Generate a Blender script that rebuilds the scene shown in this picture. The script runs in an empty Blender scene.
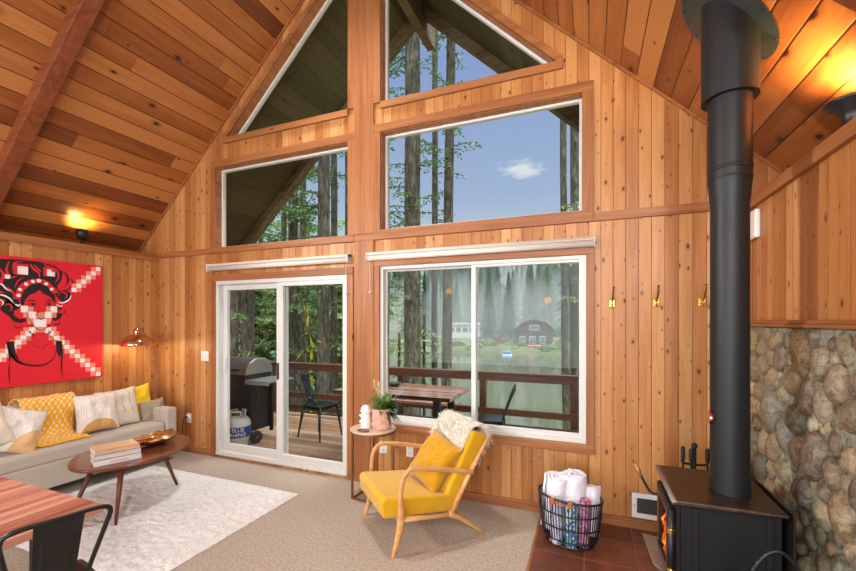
import bpy, bmesh, math, random
from mathutils import Vector, Matrix, Euler, noise as mnoise

S = bpy.context.scene
COL = S.collection
PI = math.pi
# ------------------------------------------------------------------ camera geometry (one focal length, level camera)
F = 402.0; CX = 428.0; CY = 321.5; CAMY = -3.45; CH = 1.58
TH = math.atan(161 / F)
cs, sn = math.cos(TH), math.sin(TH)

def ray(px, py):
    a = (px - CX) / F; b = -(py - CY) / F
    return (-sn + a * cs, cs + a * sn, b)
def on_y(px, py, y=0.0):
    r = ray(px, py); t = (y - CAMY) / r[1]
    return Vector((r[0] * t, y, CH + r[2] * t))
def on_z(px, py, z=0.0):
    r = ray(px, py); t = (z - CH) / r[2]
    return Vector((r[0] * t, CAMY + r[1] * t, z))
def on_x(px, py, x):
    r = ray(px, py); t = x / r[0]
    return Vector((x, CAMY + r[1] * t, CH + r[2] * t))

# ------------------------------------------------------------------ mesh builder
class MB:
    def __init__(s):
        s.v = []; s.f = []; s.uv = {}; s.col = None
    def add(s, vs, fs):
        n = len(s.v); s.v += [tuple(p) for p in vs]; s.f += [tuple(i + n for i in f) for f in fs]
        return s
    def box(s, lo, hi):
        x0, y0, z0 = lo; x1, y1, z1 = hi
        return s.add([(x0,y0,z0),(x1,y0,z0),(x1,y1,z0),(x0,y1,z0),(x0,y0,z1),(x1,y0,z1),(x1,y1,z1),(x0,y1,z1)],
                     [(0,3,2,1),(4,5,6,7),(0,1,5,4),(1,2,6,5),(2,3,7,6),(3,0,4,7)])
    def bar(s, p0, p1, w, h, up=(0,0,1)):
        p0 = Vector(p0); p1 = Vector(p1); d = (p1 - p0).normalized(); u = Vector(up)
        x = d.cross(u)
        if x.length < 1e-4: x = d.cross(Vector((1,0,0)))
        x.normalize(); z = x.cross(d).normalized()
        vs = []
        for p in (p0, p1):
            for a, b in ((-1,-1),(1,-1),(1,1),(-1,1)): vs.append(p + x * a * w / 2 + z * b * h / 2)
        return s.add(vs, [(0,1,2,3),(7,6,5,4),(0,4,5,1),(1,5,6,2),(2,6,7,3),(3,7,4,0)])
    def prism(s, poly, ax, a0, a1):
        """poly of 2-D points extruded along axis ax (0,1,2) from a0 to a1"""
        def p(u, v, a):
            return {0: (a,u,v), 1: (u,a,v), 2: (u,v,a)}[ax]
        n = len(poly)
        vs = [p(u,v,a0) for u,v in poly] + [p(u,v,a1) for u,v in poly]
        fs = [tuple(range(n))[::-1], tuple(range(n, 2*n))] + [(i,(i+1)%n,n+(i+1)%n,n+i) for i in range(n)]
        return s.add(vs, fs)
    def tube(s, pts, r, n=10, cap=True, closed=False, squash=1.0):
        pts = [Vector(p) for p in pts]; m = len(pts)
        rs = r if isinstance(r, (list, tuple)) else [r] * m
        t0 = (pts[1] - pts[0]).normalized()
        ref = Vector((0,0,1)) if abs(t0.z) < .9 else Vector((1,0,0))
        x = t0.cross(ref).normalized(); vs = []
        for i in range(m):
            if closed: t = (pts[(i+1)%m] - pts[i-1]).normalized()
            else: t = (pts[min(i+1,m-1)] - pts[max(i-1,0)]).normalized()
            x = (x - t * x.dot(t)).normalized(); y = t.cross(x)
            for k in range(n):
                a = 2*PI*k/n
                vs.append(pts[i] + (x*math.cos(a) + y*math.sin(a)*squash) * rs[i])
        fs = []
        for i in range(m if closed else m-1):
            j = (i+1) % m
            for k in range(n):
                fs.append((i*n+k, i*n+(k+1)%n, j*n+(k+1)%n, j*n+k))
        if cap and not closed:
            fs.append(tuple(range(n))[::-1]); fs.append(tuple((m-1)*n+k for k in range(n)))
        return s.add(vs, fs)
    def lathe(s, prof, c=(0,0,0), n=32, sx=1, sy=1, wob=None):
        ring = prof[0] == prof[-1]
        cx, cy, cz = c; vs = []; m = len(prof)
        for i, (r, z) in enumerate(prof):
            for k in range(n):
                a = 2*PI*k/n; w = wob(a, i) if wob else (1, 0)
                vs.append((cx + r*w[0]*math.cos(a)*sx, cy + r*w[0]*math.sin(a)*sy, cz + z + w[1]))
        fs = []
        for i in range(m-1):
            for k in range(n):
                fs.append((i*n+k, i*n+(k+1)%n, (i+1)*n+(k+1)%n, (i+1)*n+k))
        if prof[0][0] > 1e-5 and not ring: fs.append(tuple(range(n))[::-1])
        if prof[-1][0] > 1e-5 and not ring: fs.append(tuple((m-1)*n+k for k in range(n)))
        return s.add(vs, fs)
    def ball(s, c, r, n=12, m=8):
        rx, ry, rz = r if isinstance(r, (tuple, list)) else (r, r, r)
        vs = []; fs = []
        for i in range(m+1):
            th = PI*i/m
            for k in range(n):
                a = 2*PI*k/n
                vs.append((c[0]+rx*math.sin(th)*math.cos(a), c[1]+ry*math.sin(th)*math.sin(a), c[2]-rz*math.cos(th)))
        for i in range(m):
            for k in range(n): fs.append((i*n+k, i*n+(k+1)%n, (i+1)*n+(k+1)%n, (i+1)*n+k))
        return s.add(vs, fs)
    def quad(s, a, b, c, d): return s.add([a,b,c,d], [(0,1,2,3)])
    def grid(s, fn, nu, nv, uv=False):
        n = len(s.v); base = len(s.f)
        for i in range(nu+1):
            for j in range(nv+1): s.v.append(tuple(fn(i/nu, j/nv)))
        for i in range(nu):
            for j in range(nv):
                q = (n+i*(nv+1)+j, n+(i+1)*(nv+1)+j, n+(i+1)*(nv+1)+j+1, n+i*(nv+1)+j+1)
                s.f.append(q)
                if uv: s.uv[len(s.f)-1] = [(i/nu,j/nv),((i+1)/nu,j/nv),((i+1)/nu,(j+1)/nv),(i/nu,(j+1)/nv)]
        return s
    def xf(s, M):
        s.v = [tuple(M @ Vector(p)) for p in s.v]; return s
    def build(s, name, mat=None, parent=None, smooth=False, bevel=0, seg=2, world=False, loc=None, merge=0, sub=0, solid=0, rot=None):
        me = bpy.data.meshes.new(name)
        off = Vector((0,0,0))
        if world and parent is not None:
            p = parent
            while p is not None: off += p.location; p = p.parent
        if world and loc is not None: off += Vector(loc)
        vs = [tuple(Vector(p) - off) for p in s.v]
        me.from_pydata(vs, [], s.f)
        if s.uv:
            ul = me.uv_layers.new(name='UVMap')
            for p in me.polygons:
                u = s.uv.get(p.index)
                if u:
                    for k, li in enumerate(p.loop_indices): ul.data[li].uv = u[k]
        if s.col:
            ca = me.color_attributes.new('tint', 'FLOAT_COLOR', 'POINT')
            for i, c in enumerate(s.col): ca.data[i].color = (*c, 1)
        bm = bmesh.new(); bm.from_mesh(me)
        if merge: bmesh.ops.remove_doubles(bm, verts=bm.verts, dist=merge)
        bmesh.ops.recalc_face_normals(bm, faces=bm.faces)
        bm.to_mesh(me); bm.free()
        o = bpy.data.objects.new(name, me); COL.objects.link(o)
        if mat: me.materials.append(mat)
        if smooth:
            for p in me.polygons: p.use_smooth = True
        if parent is not None: o.parent = parent
        if loc is not None: o.location = loc
        if rot is not None: o.rotation_euler = rot
        if solid:
            md = o.modifiers.new('solid', 'SOLIDIFY'); md.thickness = solid; md.offset = 0
        if bevel:
            md = o.modifiers.new('bevel', 'BEVEL'); md.width = bevel; md.segments = seg; md.limit_method = 'ANGLE'; md.angle_limit = math.radians(40)
            md.harden_normals = False
        if sub:
            md = o.modifiers.new('sub', 'SUBSURF'); md.levels = sub; md.render_levels = sub
        return o

def tag(o, label=None, cat=None, group=None, kind=None):
    if label: o['label'] = label
    if cat: o['category'] = cat
    if group: o['group'] = group
    if kind: o['kind'] = kind
    return o
def thing(name, label, cat, loc=(0,0,0), rz=0.0, group=None, rot=None):
    o = bpy.data.objects.new(name, None); COL.objects.link(o)
    o.empty_display_size = .1
    o.location = loc; o.rotation_euler = rot if rot else (0, 0, rz)
    return tag(o, label, cat, group)
def copy_tree(o, parent=None):
    c = o.copy(); COL.objects.link(c)
    if parent is not None: c.parent = parent
    for ch in list(o.children): copy_tree(ch, c)
    return c
def catmull(pts, n=8, closed=False):
    P = [Vector(p) for p in pts]; out = []; m = len(P)
    for i in range(m if closed else m-1):
        if closed: a,b,c,d = P[i-1],P[i],P[(i+1)%m],P[(i+2)%m]
        else: a,b,c,d = P[max(i-1,0)],P[i],P[i+1],P[min(i+2,m-1)]
        for k in range(n):
            t = k/n
            out.append(.5*((2*b)+(c-a)*t+(2*a-5*b+4*c-d)*t*t+(3*b-a-3*c+d)*t**3))
    if not closed: out.append(P[-1])
    return out
def lerp(a, b, t): return a + (b-a)*t

# ------------------------------------------------------------------ materials
def srgb(r, g, b):
    f = lambda c: (c/255/12.92) if c/255 <= .04045 else ((c/255+.055)/1.055)**2.4
    return (f(r), f(g), f(b), 1)
class NT:
    def __init__(s, name):
        s.m = bpy.data.materials.new(name); s.m.use_nodes = True; s.t = s.m.node_tree
        s.b = s.t.nodes['Principled BSDF']; s.out = s.t.nodes['Material Output']
    def n(s, typ, ins=None, **props):
        nd = s.t.nodes.new(typ)
        for k, v in props.items(): setattr(nd, k, v)
        if ins:
            for k, v in ins.items(): s.set(nd.inputs[k], v)
        return nd
    def set(s, inp, v):
        if isinstance(v, bpy.types.NodeSocket): s.t.links.new(v, inp)
        else: inp.default_value = v
    def M(s, op, a, b=None, c=None, clamp=False):
        nd = s.t.nodes.new('ShaderNodeMath'); nd.operation = op; nd.use_clamp = clamp
        s.set(nd.inputs[0], a)
        if b is not None: s.set(nd.inputs[1], b)
        if c is not None: s.set(nd.inputs[2], c)
        return nd.outputs[0]
    def mix(s, fac, a, b, mode='MIX'):
        nd = s.t.nodes.new('ShaderNodeMix'); nd.data_type = 'RGBA'; nd.blend_type = mode
        s.set(nd.inputs[0], fac); s.set(nd.inputs[6], a); s.set(nd.inputs[7], b)
        return nd.outputs[2]
    def ramp(s, fac, stops, interp='LINEAR'):
        nd = s.t.nodes.new('ShaderNodeValToRGB'); r = nd.color_ramp; r.interpolation = interp
        while len(r.elements) < len(stops): r.elements.new(.5)
        for e, (p, c) in zip(r.elements, stops): e.position = p; e.color = c
        s.set(nd.inputs[0], fac); return nd.outputs[0]
    def smooth(s, v, lo, hi):
        nd = s.t.nodes.new('ShaderNodeMapRange'); nd.interpolation_type = 'SMOOTHSTEP'
        s.set(nd.inputs[0], v); s.set(nd.inputs[1], lo); s.set(nd.inputs[2], hi); return nd.outputs[0]
    def vec(s, x, y, z=0.0):
        nd = s.t.nodes.new('ShaderNodeCombineXYZ'); s.set(nd.inputs[0], x); s.set(nd.inputs[1], y); s.set(nd.inputs[2], z); return nd.outputs[0]
    def obj(s): return s.n('ShaderNodeTexCoord').outputs['Object']
    def xyz(s, v):
        nd = s.t.nodes.new('ShaderNodeSeparateXYZ'); s.set(nd.inputs[0], v); return nd.outputs
    def noise(s, v, scale, detail=2.0, rough=.5, dist=0.0, out='Fac'):
        nd = s.n('ShaderNodeTexNoise', {'Scale': scale, 'Detail': detail, 'Roughness': rough, 'Distortion': dist})
        s.set(nd.inputs['Vector'], v); return nd.outputs[out]
    def bump(s, h, strength=.3, dist=.01):
        nd = s.n('ShaderNodeBump', {'Strength': strength, 'Distance': dist}); s.set(nd.inputs['Height'], h)
        s.t.links.new(nd.outputs[0], s.b.inputs['Normal'])
    def fin(s, color=None, rough=None, metal=None, spec=None, emit=None, estr=None, coat=None, sheen=None):
        b = s.b.inputs
        if color is not None: s.set(b['Base Color'], color)
        if rough is not None: s.set(b['Roughness'], rough)
        if metal is not None: s.set(b['Metallic'], metal)
        if spec is not None: s.set(b['Specular IOR Level'], spec)
        if emit is not None: s.set(b['Emission Color'], emit); s.set(b['Emission Strength'], estr if estr is not None else 1.0)
        if coat is not None: s.set(b['Coat Weight'], coat)
        if sheen is not None: s.set(b['Sheen Weight'], sheen)
        return s.m

def plain(name, col, rough=.5, metal=0.0, var=.08, scale=30.0, bump=0.0, spec=.5, emit=None, estr=0, coat=0, sheen=0):
    t = NT(name); v = t.obj(); n = t.noise(v, scale, 3)
    c = t.mix(n, tuple(max(0, x*(1-var)) for x in col[:3])+(1,), tuple(min(1, x*(1+var)) for x in col[:3])+(1,))
    if bump: t.bump(n, bump, .004)
    return t.fin(c, rough, metal, spec, emit, estr, coat, sheen)

def planks(name, across, along, width, cols, knot_col, groove_col, knot_keep=.62, knot_r=.075, sA=1.0, grain=.5, rough=.45, groove=.0022, kd=(7.0, 4.5), bump=.5, spec=.4, tone=.5, joint=0.0):
    """tongue-and-groove boards: random board tones, long grain, knots and a fine V groove"""
    t = NT(name); p = t.xyz(t.obj()); ix = {'X': 0, 'Y': 1, 'Z': 2}
    A = t.M('MULTIPLY', p[ix[across]], sA); B = p[ix[along]]
    pa = t.M('DIVIDE', A, width); pid = t.M('FLOOR', pa); fr = t.M('FRACT', pa)
    wn = t.n('ShaderNodeTexWhiteNoise', noise_dimensions='1D'); t.set(wn.inputs['W'], t.M('ADD', pid, 13.7))
    rnd = wn.outputs['Value']; rc = t.xyz(wn.outputs['Color'])
    Bo = t.M('ADD', B, t.M('MULTIPLY', rnd, 37.0))
    jm = None
    if joint:
        pb = t.M('DIVIDE', Bo, joint); jid = t.M('FLOOR', pb); jf = t.M('FRACT', pb)
        w2 = t.n('ShaderNodeTexWhiteNoise', noise_dimensions='2D'); t.set(w2.inputs['Vector'], t.vec(pid, jid))
        rnd = w2.outputs['Value']; rc = t.xyz(w2.outputs['Color'])
        jm = t.smooth(t.M('MULTIPLY', t.M('MINIMUM', jf, t.M('SUBTRACT', 1.0, jf)), joint), .0, .0025)
    gv = t.vec(t.M('MULTIPLY', A, 26.0), t.M('MULTIPLY', Bo, 1.5), t.M('MULTIPLY', rnd, 40.0))
    g = t.noise(gv, 1.0, 4, .6, 1.2)
    big = t.noise(t.vec(t.M('MULTIPLY', A, 9.0), t.M('MULTIPLY', Bo, .55), t.M('MULTIPLY', rnd, 9.0)), 1.0, 2)
    tonev = t.M('ADD', t.M('MULTIPLY', rnd, tone), t.M('MULTIPLY', g, grain))
    tonev = t.M('ADD', tonev, t.M('MULTIPLY', t.M('SUBTRACT', big, .5), .5))
    c = t.ramp(tonev, [(0.0, cols[0]), (.35, cols[1]), (.65, cols[2]), (1.0, cols[3])])
    # knots
    vo = t.n('ShaderNodeTexVoronoi', {'Scale': 1.0}, voronoi_dimensions='2D', feature='F1')
    kv = t.vec(t.M('ADD', t.M('MULTIPLY', A, kd[0]), t.M('MULTIPLY', pid, 3.17)), t.M('MULTIPLY', Bo, kd[1]))
    t.set(vo.inputs['Vector'], kv)
    kc = t.xyz(vo.outputs['Color'])
    keep = t.M('GREATER_THAN', kc[0], knot_keep)
    rad = t.M('MULTIPLY', t.M('ADD', t.M('MULTIPLY', kc[1], kc[1]), .35), knot_r)
    ratio = t.M('DIVIDE', vo.outputs['Distance'], rad)
    km = t.M('MULTIPLY', t.smooth(ratio, 1.15, .55), keep)
    halo = t.M('MULTIPLY', t.smooth(ratio, 2.6, .9), t.M('MULTIPLY', keep, .45))
    c = t.mix(halo, c, cols[0]); c = t.mix(km, c, knot_col)
    gd = t.M('MULTIPLY', t.M('MINIMUM', fr, t.M('SUBTRACT', 1.0, fr)), width)
    gm = t.smooth(gd, groove*.35, groove*1.5)
    if jm is not None: gm = t.M('MULTIPLY', gm, jm)
    c = t.mix(gm, groove_col, c)
    h = t.M('ADD', t.M('MULTIPLY', t.smooth(gd, 0.0, groove*2.2), 1.0), t.M('MULTIPLY', g, .12))
    t.bump(h, bump, .006)
    return t.fin(c, t.M('ADD', t.M('MULTIPLY', g, .15), rough-.07), 0.0, spec)

def board(name, cols, knot_col, rough=.45, axis='auto', knots=.8, spec=.4, fine=1.0):
    """single boards: grain along each board's own long direction (UV-free, object space)"""
    t = NT(name); v = t.obj(); p = t.xyz(v)
    k = {'X': (1.2, 24, 24), 'Y': (24, 1.2, 24), 'Z': (24, 24, 1.2)}[axis]
    gv = t.vec(*[t.M('MULTIPLY', p[i], k[i]*fine) for i in range(3)])
    g = t.noise(gv, 1.0, 4, .6, .8)
    b = t.noise(t.vec(*[t.M('MULTIPLY', p[i], k[i]*.25) for i in range(3)]), 1.0, 2)
    tv = t.M('ADD', t.M('MULTIPLY', g, .7), t.M('MULTIPLY', b, .4))
    c = t.ramp(tv, [(.2, cols[0]), (.45, cols[1]), (.6, cols[2]), (.85, cols[3])])
    vo = t.n('ShaderNodeTexVoronoi', {'Scale': 1.0}, feature='F1')
    kk = {'X': (2.2, 6, 6), 'Y': (6, 2.2, 6), 'Z': (6, 6, 2.2)}[axis]
    t.set(vo.inputs['Vector'], t.vec(*[t.M('MULTIPLY', p[i], kk[i]) for i in range(3)]))
    kc = t.xyz(vo.outputs['Color'])
    km = t.M('MULTIPLY', t.smooth(vo.outputs['Distance'], .11, .05), t.M('GREATER_THAN', kc[0], knots))
    c = t.mix(km, c, knot_col); t.bump(g, .12, .004)
    return t.fin(c, rough, 0.0, spec)

W0 = [srgb(122,68,32), srgb(164,104,54), srgb(187,130,75), srgb(208,160,106)]
KN = srgb(72,34,14); GR = srgb(138,84,46)
m_wall_g = planks('cedar_wall_far', 'X', 'Z', .088, W0, KN, GR, knot_keep=.6, tone=.5, grain=.65, kd=(14.0,8.0), knot_r=.11, rough=.4)
m_wall_s = planks('cedar_wall_side', 'Y', 'Z', .088, W0, KN, GR, knot_keep=.6, tone=.5, grain=.65, kd=(14.0,8.0), knot_r=.11, rough=.4)
C0 = [srgb(76,38,18), srgb(126,70,34), srgb(158,94,46), srgb(186,124,68)]
m_ceil = planks('cedar_ceiling', 'X', 'Y', .155, C0, srgb(52,22,8), srgb(60,26,10), knot_keep=.68, knot_r=.10, sA=1.38, tone=.95, grain=.6, groove=.004, kd=(6.0,3.4), rough=.38, joint=4.5)
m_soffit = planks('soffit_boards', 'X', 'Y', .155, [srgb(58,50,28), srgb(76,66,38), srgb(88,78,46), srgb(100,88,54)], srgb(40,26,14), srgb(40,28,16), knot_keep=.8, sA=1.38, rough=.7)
T0 = [srgb(108,62,34), srgb(142,86,48), srgb(160,104,60), srgb(178,124,78)]
m_trim_x = board('cedar_trim_x', T0, KN, axis='X')
m_trim_y = board('cedar_trim_y', T0, KN, axis='Y')
m_trim_z = board('cedar_trim_z', T0, KN, axis='Z')
B0 = [srgb(80,38,22), srgb(116,60,34), srgb(136,74,42), srgb(154,92,56)]
m_beam = board('stained_beam', B0, srgb(40,16,8), axis='X', rough=.5, knots=.7)
m_white = plain('white_vinyl', srgb(212,212,208), .4, var=.02)
m_white_matte = plain('white_plastic', srgb(236,234,230), .5, var=.02)
m_black = plain('black_paint', srgb(24,24,25), .42, var=.15)
m_black_metal = plain('black_steel', srgb(30,31,32), .36, .3, var=.15, scale=8)
m_iron = plain('cast_iron', srgb(38,38,38), .55, .25, var=.2, scale=14, bump=.15)
m_pipe = plain('stove_pipe_black', srgb(34,36,37), .5, .35, var=.15, scale=6)
m_brass = plain('brass', srgb(214,170,84), .22, 1.0, var=.06)
m_copper = plain('rose_gold_metal', srgb(222,178,148), .14, 1.0, var=.04)
m_gold = plain('gold_leaf_metal', srgb(232,194,136), .24, 1.0, var=.1)
m_chrome = plain('brushed_steel', srgb(180,178,172), .3, 1.0, var=.05)
# ------------------------------------------------------------------ more surface materials
def carpet_mat():
    t = NT('carpet'); v = t.obj()
    a = t.noise(v, 260, 3, .7); b = t.noise(v, 60, 3, .6); c = t.noise(v, 1.6, 2)
    s = t.M('ADD', t.M('MULTIPLY', a, .62), t.M('MULTIPLY', b, .38))
    col = t.ramp(s, [(.3, srgb(98,82,68)), (.45, srgb(156,140,122)), (.56, srgb(190,176,158)), (.7, srgb(220,208,194))])
    col = t.mix(t.M('MULTIPLY', c, .2), col, srgb(150,132,116))
    t.bump(s, .6, .008)
    return t.fin(col, .95, 0, .1, sheen=.2)
def tile_mat():
    t = NT('slate_tile'); p = t.xyz(t.obj()); w = .325
    px = t.M('DIVIDE', t.M('ADD', p[0], .03), w); py = t.M('DIVIDE', t.M('ADD', p[1], .59), w)
    wn = t.n('ShaderNodeTexWhiteNoise', noise_dimensions='2D'); t.set(wn.inputs['Vector'], t.vec(t.M('FLOOR', px), t.M('FLOOR', py)))
    fx = t.M('FRACT', px); fy = t.M('FRACT', py)
    d = t.M('MINIMUM', t.M('MINIMUM', fx, t.M('SUBTRACT', 1.0, fx)), t.M('MINIMUM', fy, t.M('SUBTRACT', 1.0, fy)))
    g = t.smooth(t.M('MULTIPLY', d, w), .0015, .004)
    n = t.noise(t.obj(), 7, 5, .65, .6)
    c = t.ramp(t.M('ADD', t.M('MULTIPLY', n, .8), t.M('MULTIPLY', wn.outputs['Value'], .25)), [(.2, srgb(58,30,20)), (.45, srgb(94,50,32)), (.7, srgb(122,70,46)), (.95, srgb(146,92,64))])
    c = t.mix(g, srgb(140,104,80), c)
    t.bump(t.M('ADD', g, t.M('MULTIPLY', n, .3)), .3, .004)
    return t.fin(c, .4, 0, .4)
def glass_mat(name, tint, refl=.8):
    t = NT(name); tr = t.n('ShaderNodeBsdfTransparent', {'Color': tint}); gl = t.n('ShaderNodeBsdfGlossy', {'Roughness': .0})
    fr = t.n('ShaderNodeFresnel', {'IOR': 1.4}); mx = t.n('ShaderNodeMixShader')
    ge = t.n('ShaderNodeNewGeometry')
    t.t.links.new(t.M('MULTIPLY', t.M('MULTIPLY', fr.outputs[0], refl), t.M('SUBTRACT', 1.0, ge.outputs['Backfacing'])), mx.inputs[0])
    t.t.links.new(tr.outputs[0], mx.inputs[1]); t.t.links.new(gl.outputs[0], mx.inputs[2])
    t.t.links.new(mx.outputs[0], t.out.inputs[0]); return t.m
m_carpet = carpet_mat(); m_tile = tile_mat()
m_glass = glass_mat('window_glass', (.95,.975,.965,1), .55)

RX, RZ, SL = -2.03, 5.70, .95
roof = lambda x: RZ - SL*abs(x - RX)
struct = lambda o: tag(o, kind='structure')

# ------------------------------------------------------------------ openings in the window wall
OPEN = {
 'tl': (-3.88, -2.24, lambda x: 3.70, lambda x: 3.728 + .96*(x + 3.852)),
 'rl': (-4.06, -2.24, lambda x: 2.438, lambda x: 3.378),
 'tr': (-1.87, -.245, lambda x: 3.70, lambda x: 3.779 - .972*(x + .322)),
 'rr': (-1.87, -.045, lambda x: 2.465, lambda x: 3.412),
 'dr': (-4.05, -2.255, lambda x: .03, lambda x: 2.05),
 'wn': (-1.885, -.02, lambda x: .60, lambda x: 2.115),
}
def window_wall():
    XS = sorted({-5.5, RX, 1.45, *[e for a in OPEN.values() for e in a[:2]]})
    b = MB()
    for xa, xb in zip(XS, XS[1:]):
        xm = (xa+xb)/2
        ops = sorted([o for o in OPEN.values() if o[0] < xm < o[1]], key=lambda o: o[2](xm))
        lo = lambda x: 0.0
        ivs = []
        for o in ops:
            ivs.append((lo, o[2])); lo = o[3]
        ivs.append((lo, lambda x: roof(x) + .02))
        for l, h in ivs:
            if h(xm) - l(xm) < 1e-4: continue
            b.prism([(xa,l(xa)),(xb,l(xb)),(xb,max(h(xb),l(xb))),(xa,max(h(xa),l(xa)))], 1, 0.0, .15)
    return b
struct(window_wall().build('wall_far', m_wall_g))

# side walls, back wall
struct(MB().box((-5.18,-8.5,0),(-5.06,0,2.40)).build('wall_left', m_wall_s))
struct(MB().box((1.055,-8.5,0),(1.175,0,2.40)).build('wall_right', m_wall_s))
bw = MB()
for xa, xb in ((-5.5, RX), (RX, 1.45)):
    bw.prism([(xa,0),(xb,0),(xb,roof(xb)+.02),(xa,roof(xa)+.02)], 1, -8.62, -8.5)
struct(bw.build('wall_back', m_wall_g))
# ceiling: two slopes
cl = MB()
xl, xr = -5.62, 1.56
cl.prism([(RX,RZ),(xl,roof(xl)),(xl,roof(xl)+.12),(RX,RZ+.12)], 1, -8.6, .15)
cl.prism([(RX,RZ),(xr,roof(xr)),(xr,roof(xr)+.12),(RX,RZ+.12)], 1, -8.6, .15)
struct(cl.build('ceiling', m_ceil))
# outside overhang
so = MB()
xl2, xr2 = -6.3, 2.2
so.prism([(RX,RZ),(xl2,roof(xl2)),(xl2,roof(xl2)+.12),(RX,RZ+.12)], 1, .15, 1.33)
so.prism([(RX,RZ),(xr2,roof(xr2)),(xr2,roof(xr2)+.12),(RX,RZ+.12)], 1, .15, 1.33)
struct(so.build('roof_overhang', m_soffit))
m_barge = board('weathered_barge_board', [srgb(70,56,38), srgb(98,80,56), srgb(122,102,74), srgb(140,120,92)], srgb(40,28,16), axis='X', rough=.8)
bg = MB()
for x2 in (xl2, xr2):
    bg.prism([(RX,RZ-.13),(x2,roof(x2)-.13),(x2,roof(x2)+.16),(RX,RZ+.16)], 1, 1.33, 1.47)
struct(bg.build('roof_beam', m_barge))
struct(MB().box((RX-.055,.15,RZ-.36),(RX+.055,1.75,RZ-.05)).build('ridge_beam', m_barge))
# ledges on top of the side walls
struct(MB().box((-5.55,-8.5,2.39),(-5.06,0,2.41)).build('trim_1', m_trim_y))
struct(MB().box((1.055,-8.5,2.405),(1.5,0,2.43)).build('trim_2', m_trim_y))
struct(MB().box((-5.06,-8.5,2.335),(-5.035,-.0,2.412)).build('trim_3', m_trim_y, bevel=.003))
struct(MB().box((1.025,-8.5,2.36),(1.055,-.0,2.432)).build('trim_4', m_trim_y, bevel=.003))
# band across the window wall
for i, (a, b_) in enumerate(((-5.035,-4.12),(-2.17,-1.945),(.03,1.025))):
    struct(MB().box((a,-.022,2.372),(b_,0,2.440)).build('trim_%d' % (5+i), m_trim_x, bevel=.003))
# rake moulding where ceiling meets the window wall
rk = MB()
for x2 in (-5.45, 1.40):
    s_ = 1 if x2 > RX else -1
    rk.prism([(RX,RZ-.002),(x2,roof(x2)-.002),(x2,roof(x2)-.028),(RX,RZ-.028)], 1, -.02, 0)
struct(rk.build('trim_8', m_trim_x))
# centre post boards
struct(MB().box((-2.165,-.024,0),(-1.945,0,2.372)).build('trim_9', m_trim_z, bevel=.003))
struct(MB().box((-2.165,-.024,2.440),(-1.945,0,5.50)).build('trim_10', m_trim_z, bevel=.003))
# baseboards
struct(MB().box((-5.06,-.014,0),(-4.13,0,.075)).build('baseboard_far', m_trim_x, bevel=.003))
struct(MB().box((-2.24,-.028,0),(1.055,0,.075)).build('baseboard_far.001', m_trim_x, bevel=.003))
struct(MB().box((-5.06,-8.5,0),(-5.045,-.014,.075)).build('baseboard_left', m_trim_y, bevel=.003))

# ceiling beams (rafters)
bm_ = MB()
for x2, sgn in ((-5.5,-1),(1.44,1)):
    bm_.prism([(RX,RZ-.15),(x2,roof(x2)-.15),(x2,roof(x2)+.01),(RX,RZ+.01)], 1, -1.57, -1.45)
struct(bm_.build('ceiling_beam', m_beam, bevel=.006))

# ------------------------------------------------------------------ casings, jambs, frames, panes
def rect_casing(name, x0, x1, z0, z1, w, proud=.022, bottom=True, right=True, left=True, bw_=None):
    """casing boards standing proud of the wall round an opening"""
    bw_ = bw_ or w
    r = struct(MB().box((x0-w if left else x0, -proud, z1),(x1+w if right else x1, 0, z1+w)).build(name, m_trim_x, bevel=.004))
    if left: MB().box((x0-w,-proud,z0),(x0,0,z1)).build('casing_side', m_trim_z, r, bevel=.004)
    if right: MB().box((x1,-proud,z0),(x1+w,0,z1)).build('casing_side', m_trim_z, r, bevel=.004)
    if bottom: MB().box((x0-w if left else x0,-proud-.006,z0-bw_),(x1+w if right else x1,0,z0)).build('casing_bottom', m_trim_x, r, bevel=.004)
    return r
rect_casing('trim_11', -4.05, -2.24, 2.44, 3.378, .078, right=True, bw_=.068)
rect_casing('trim_12', -1.87, -.045, 2.465, 3.412, .078, bw_=.093)
rect_casing('trim_13', -4.045, -2.25, .0, 2.05, .072, bottom=False)
rect_casing('trim_14', -1.882, -.02, .60, 2.115, .062, bw_=.07)
def tri_casing(name, x_tip, x_in, z0, zin, w, sgn):
    """bottom board, side board and raked board round a triangular window"""
    r = struct(MB().box((min(x_tip,x_in)-(.05 if sgn>0 else 0),-.03,z0-.065),(max(x_tip,x_in)+(.05 if sgn<0 else 0),0,z0)).build(name, m_trim_x, bevel=.004))
    k = (zin - z0)/(x_in - x_tip)
    d = w*math.sqrt(1+k*k)
    MB().prism([(x_tip-sgn*.05,z0),(x_tip,z0),(x_in,zin),(x_in,zin+d),(x_tip-sgn*.05,z0-sgn*k*.05+d if False else z0+d-.05*abs(k))], 1, -.024, 0).build('casing_rake', m_trim_x, r)
    xo = x_in + sgn*.078
    MB().box((min(x_in,xo),-.022,z0),(max(x_in,xo),0,zin+d)).build('casing_side', m_trim_z, r, bevel=.004)
    return r
tri_casing('trim_15', -3.88, -2.24, 3.70, 3.728+.96*(-2.24+3.852), .055, 1)
tri_casing('trim_16', -.245, -1.87, 3.70, 3.779-.972*(-1.87+.322), .055, -1)

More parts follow.
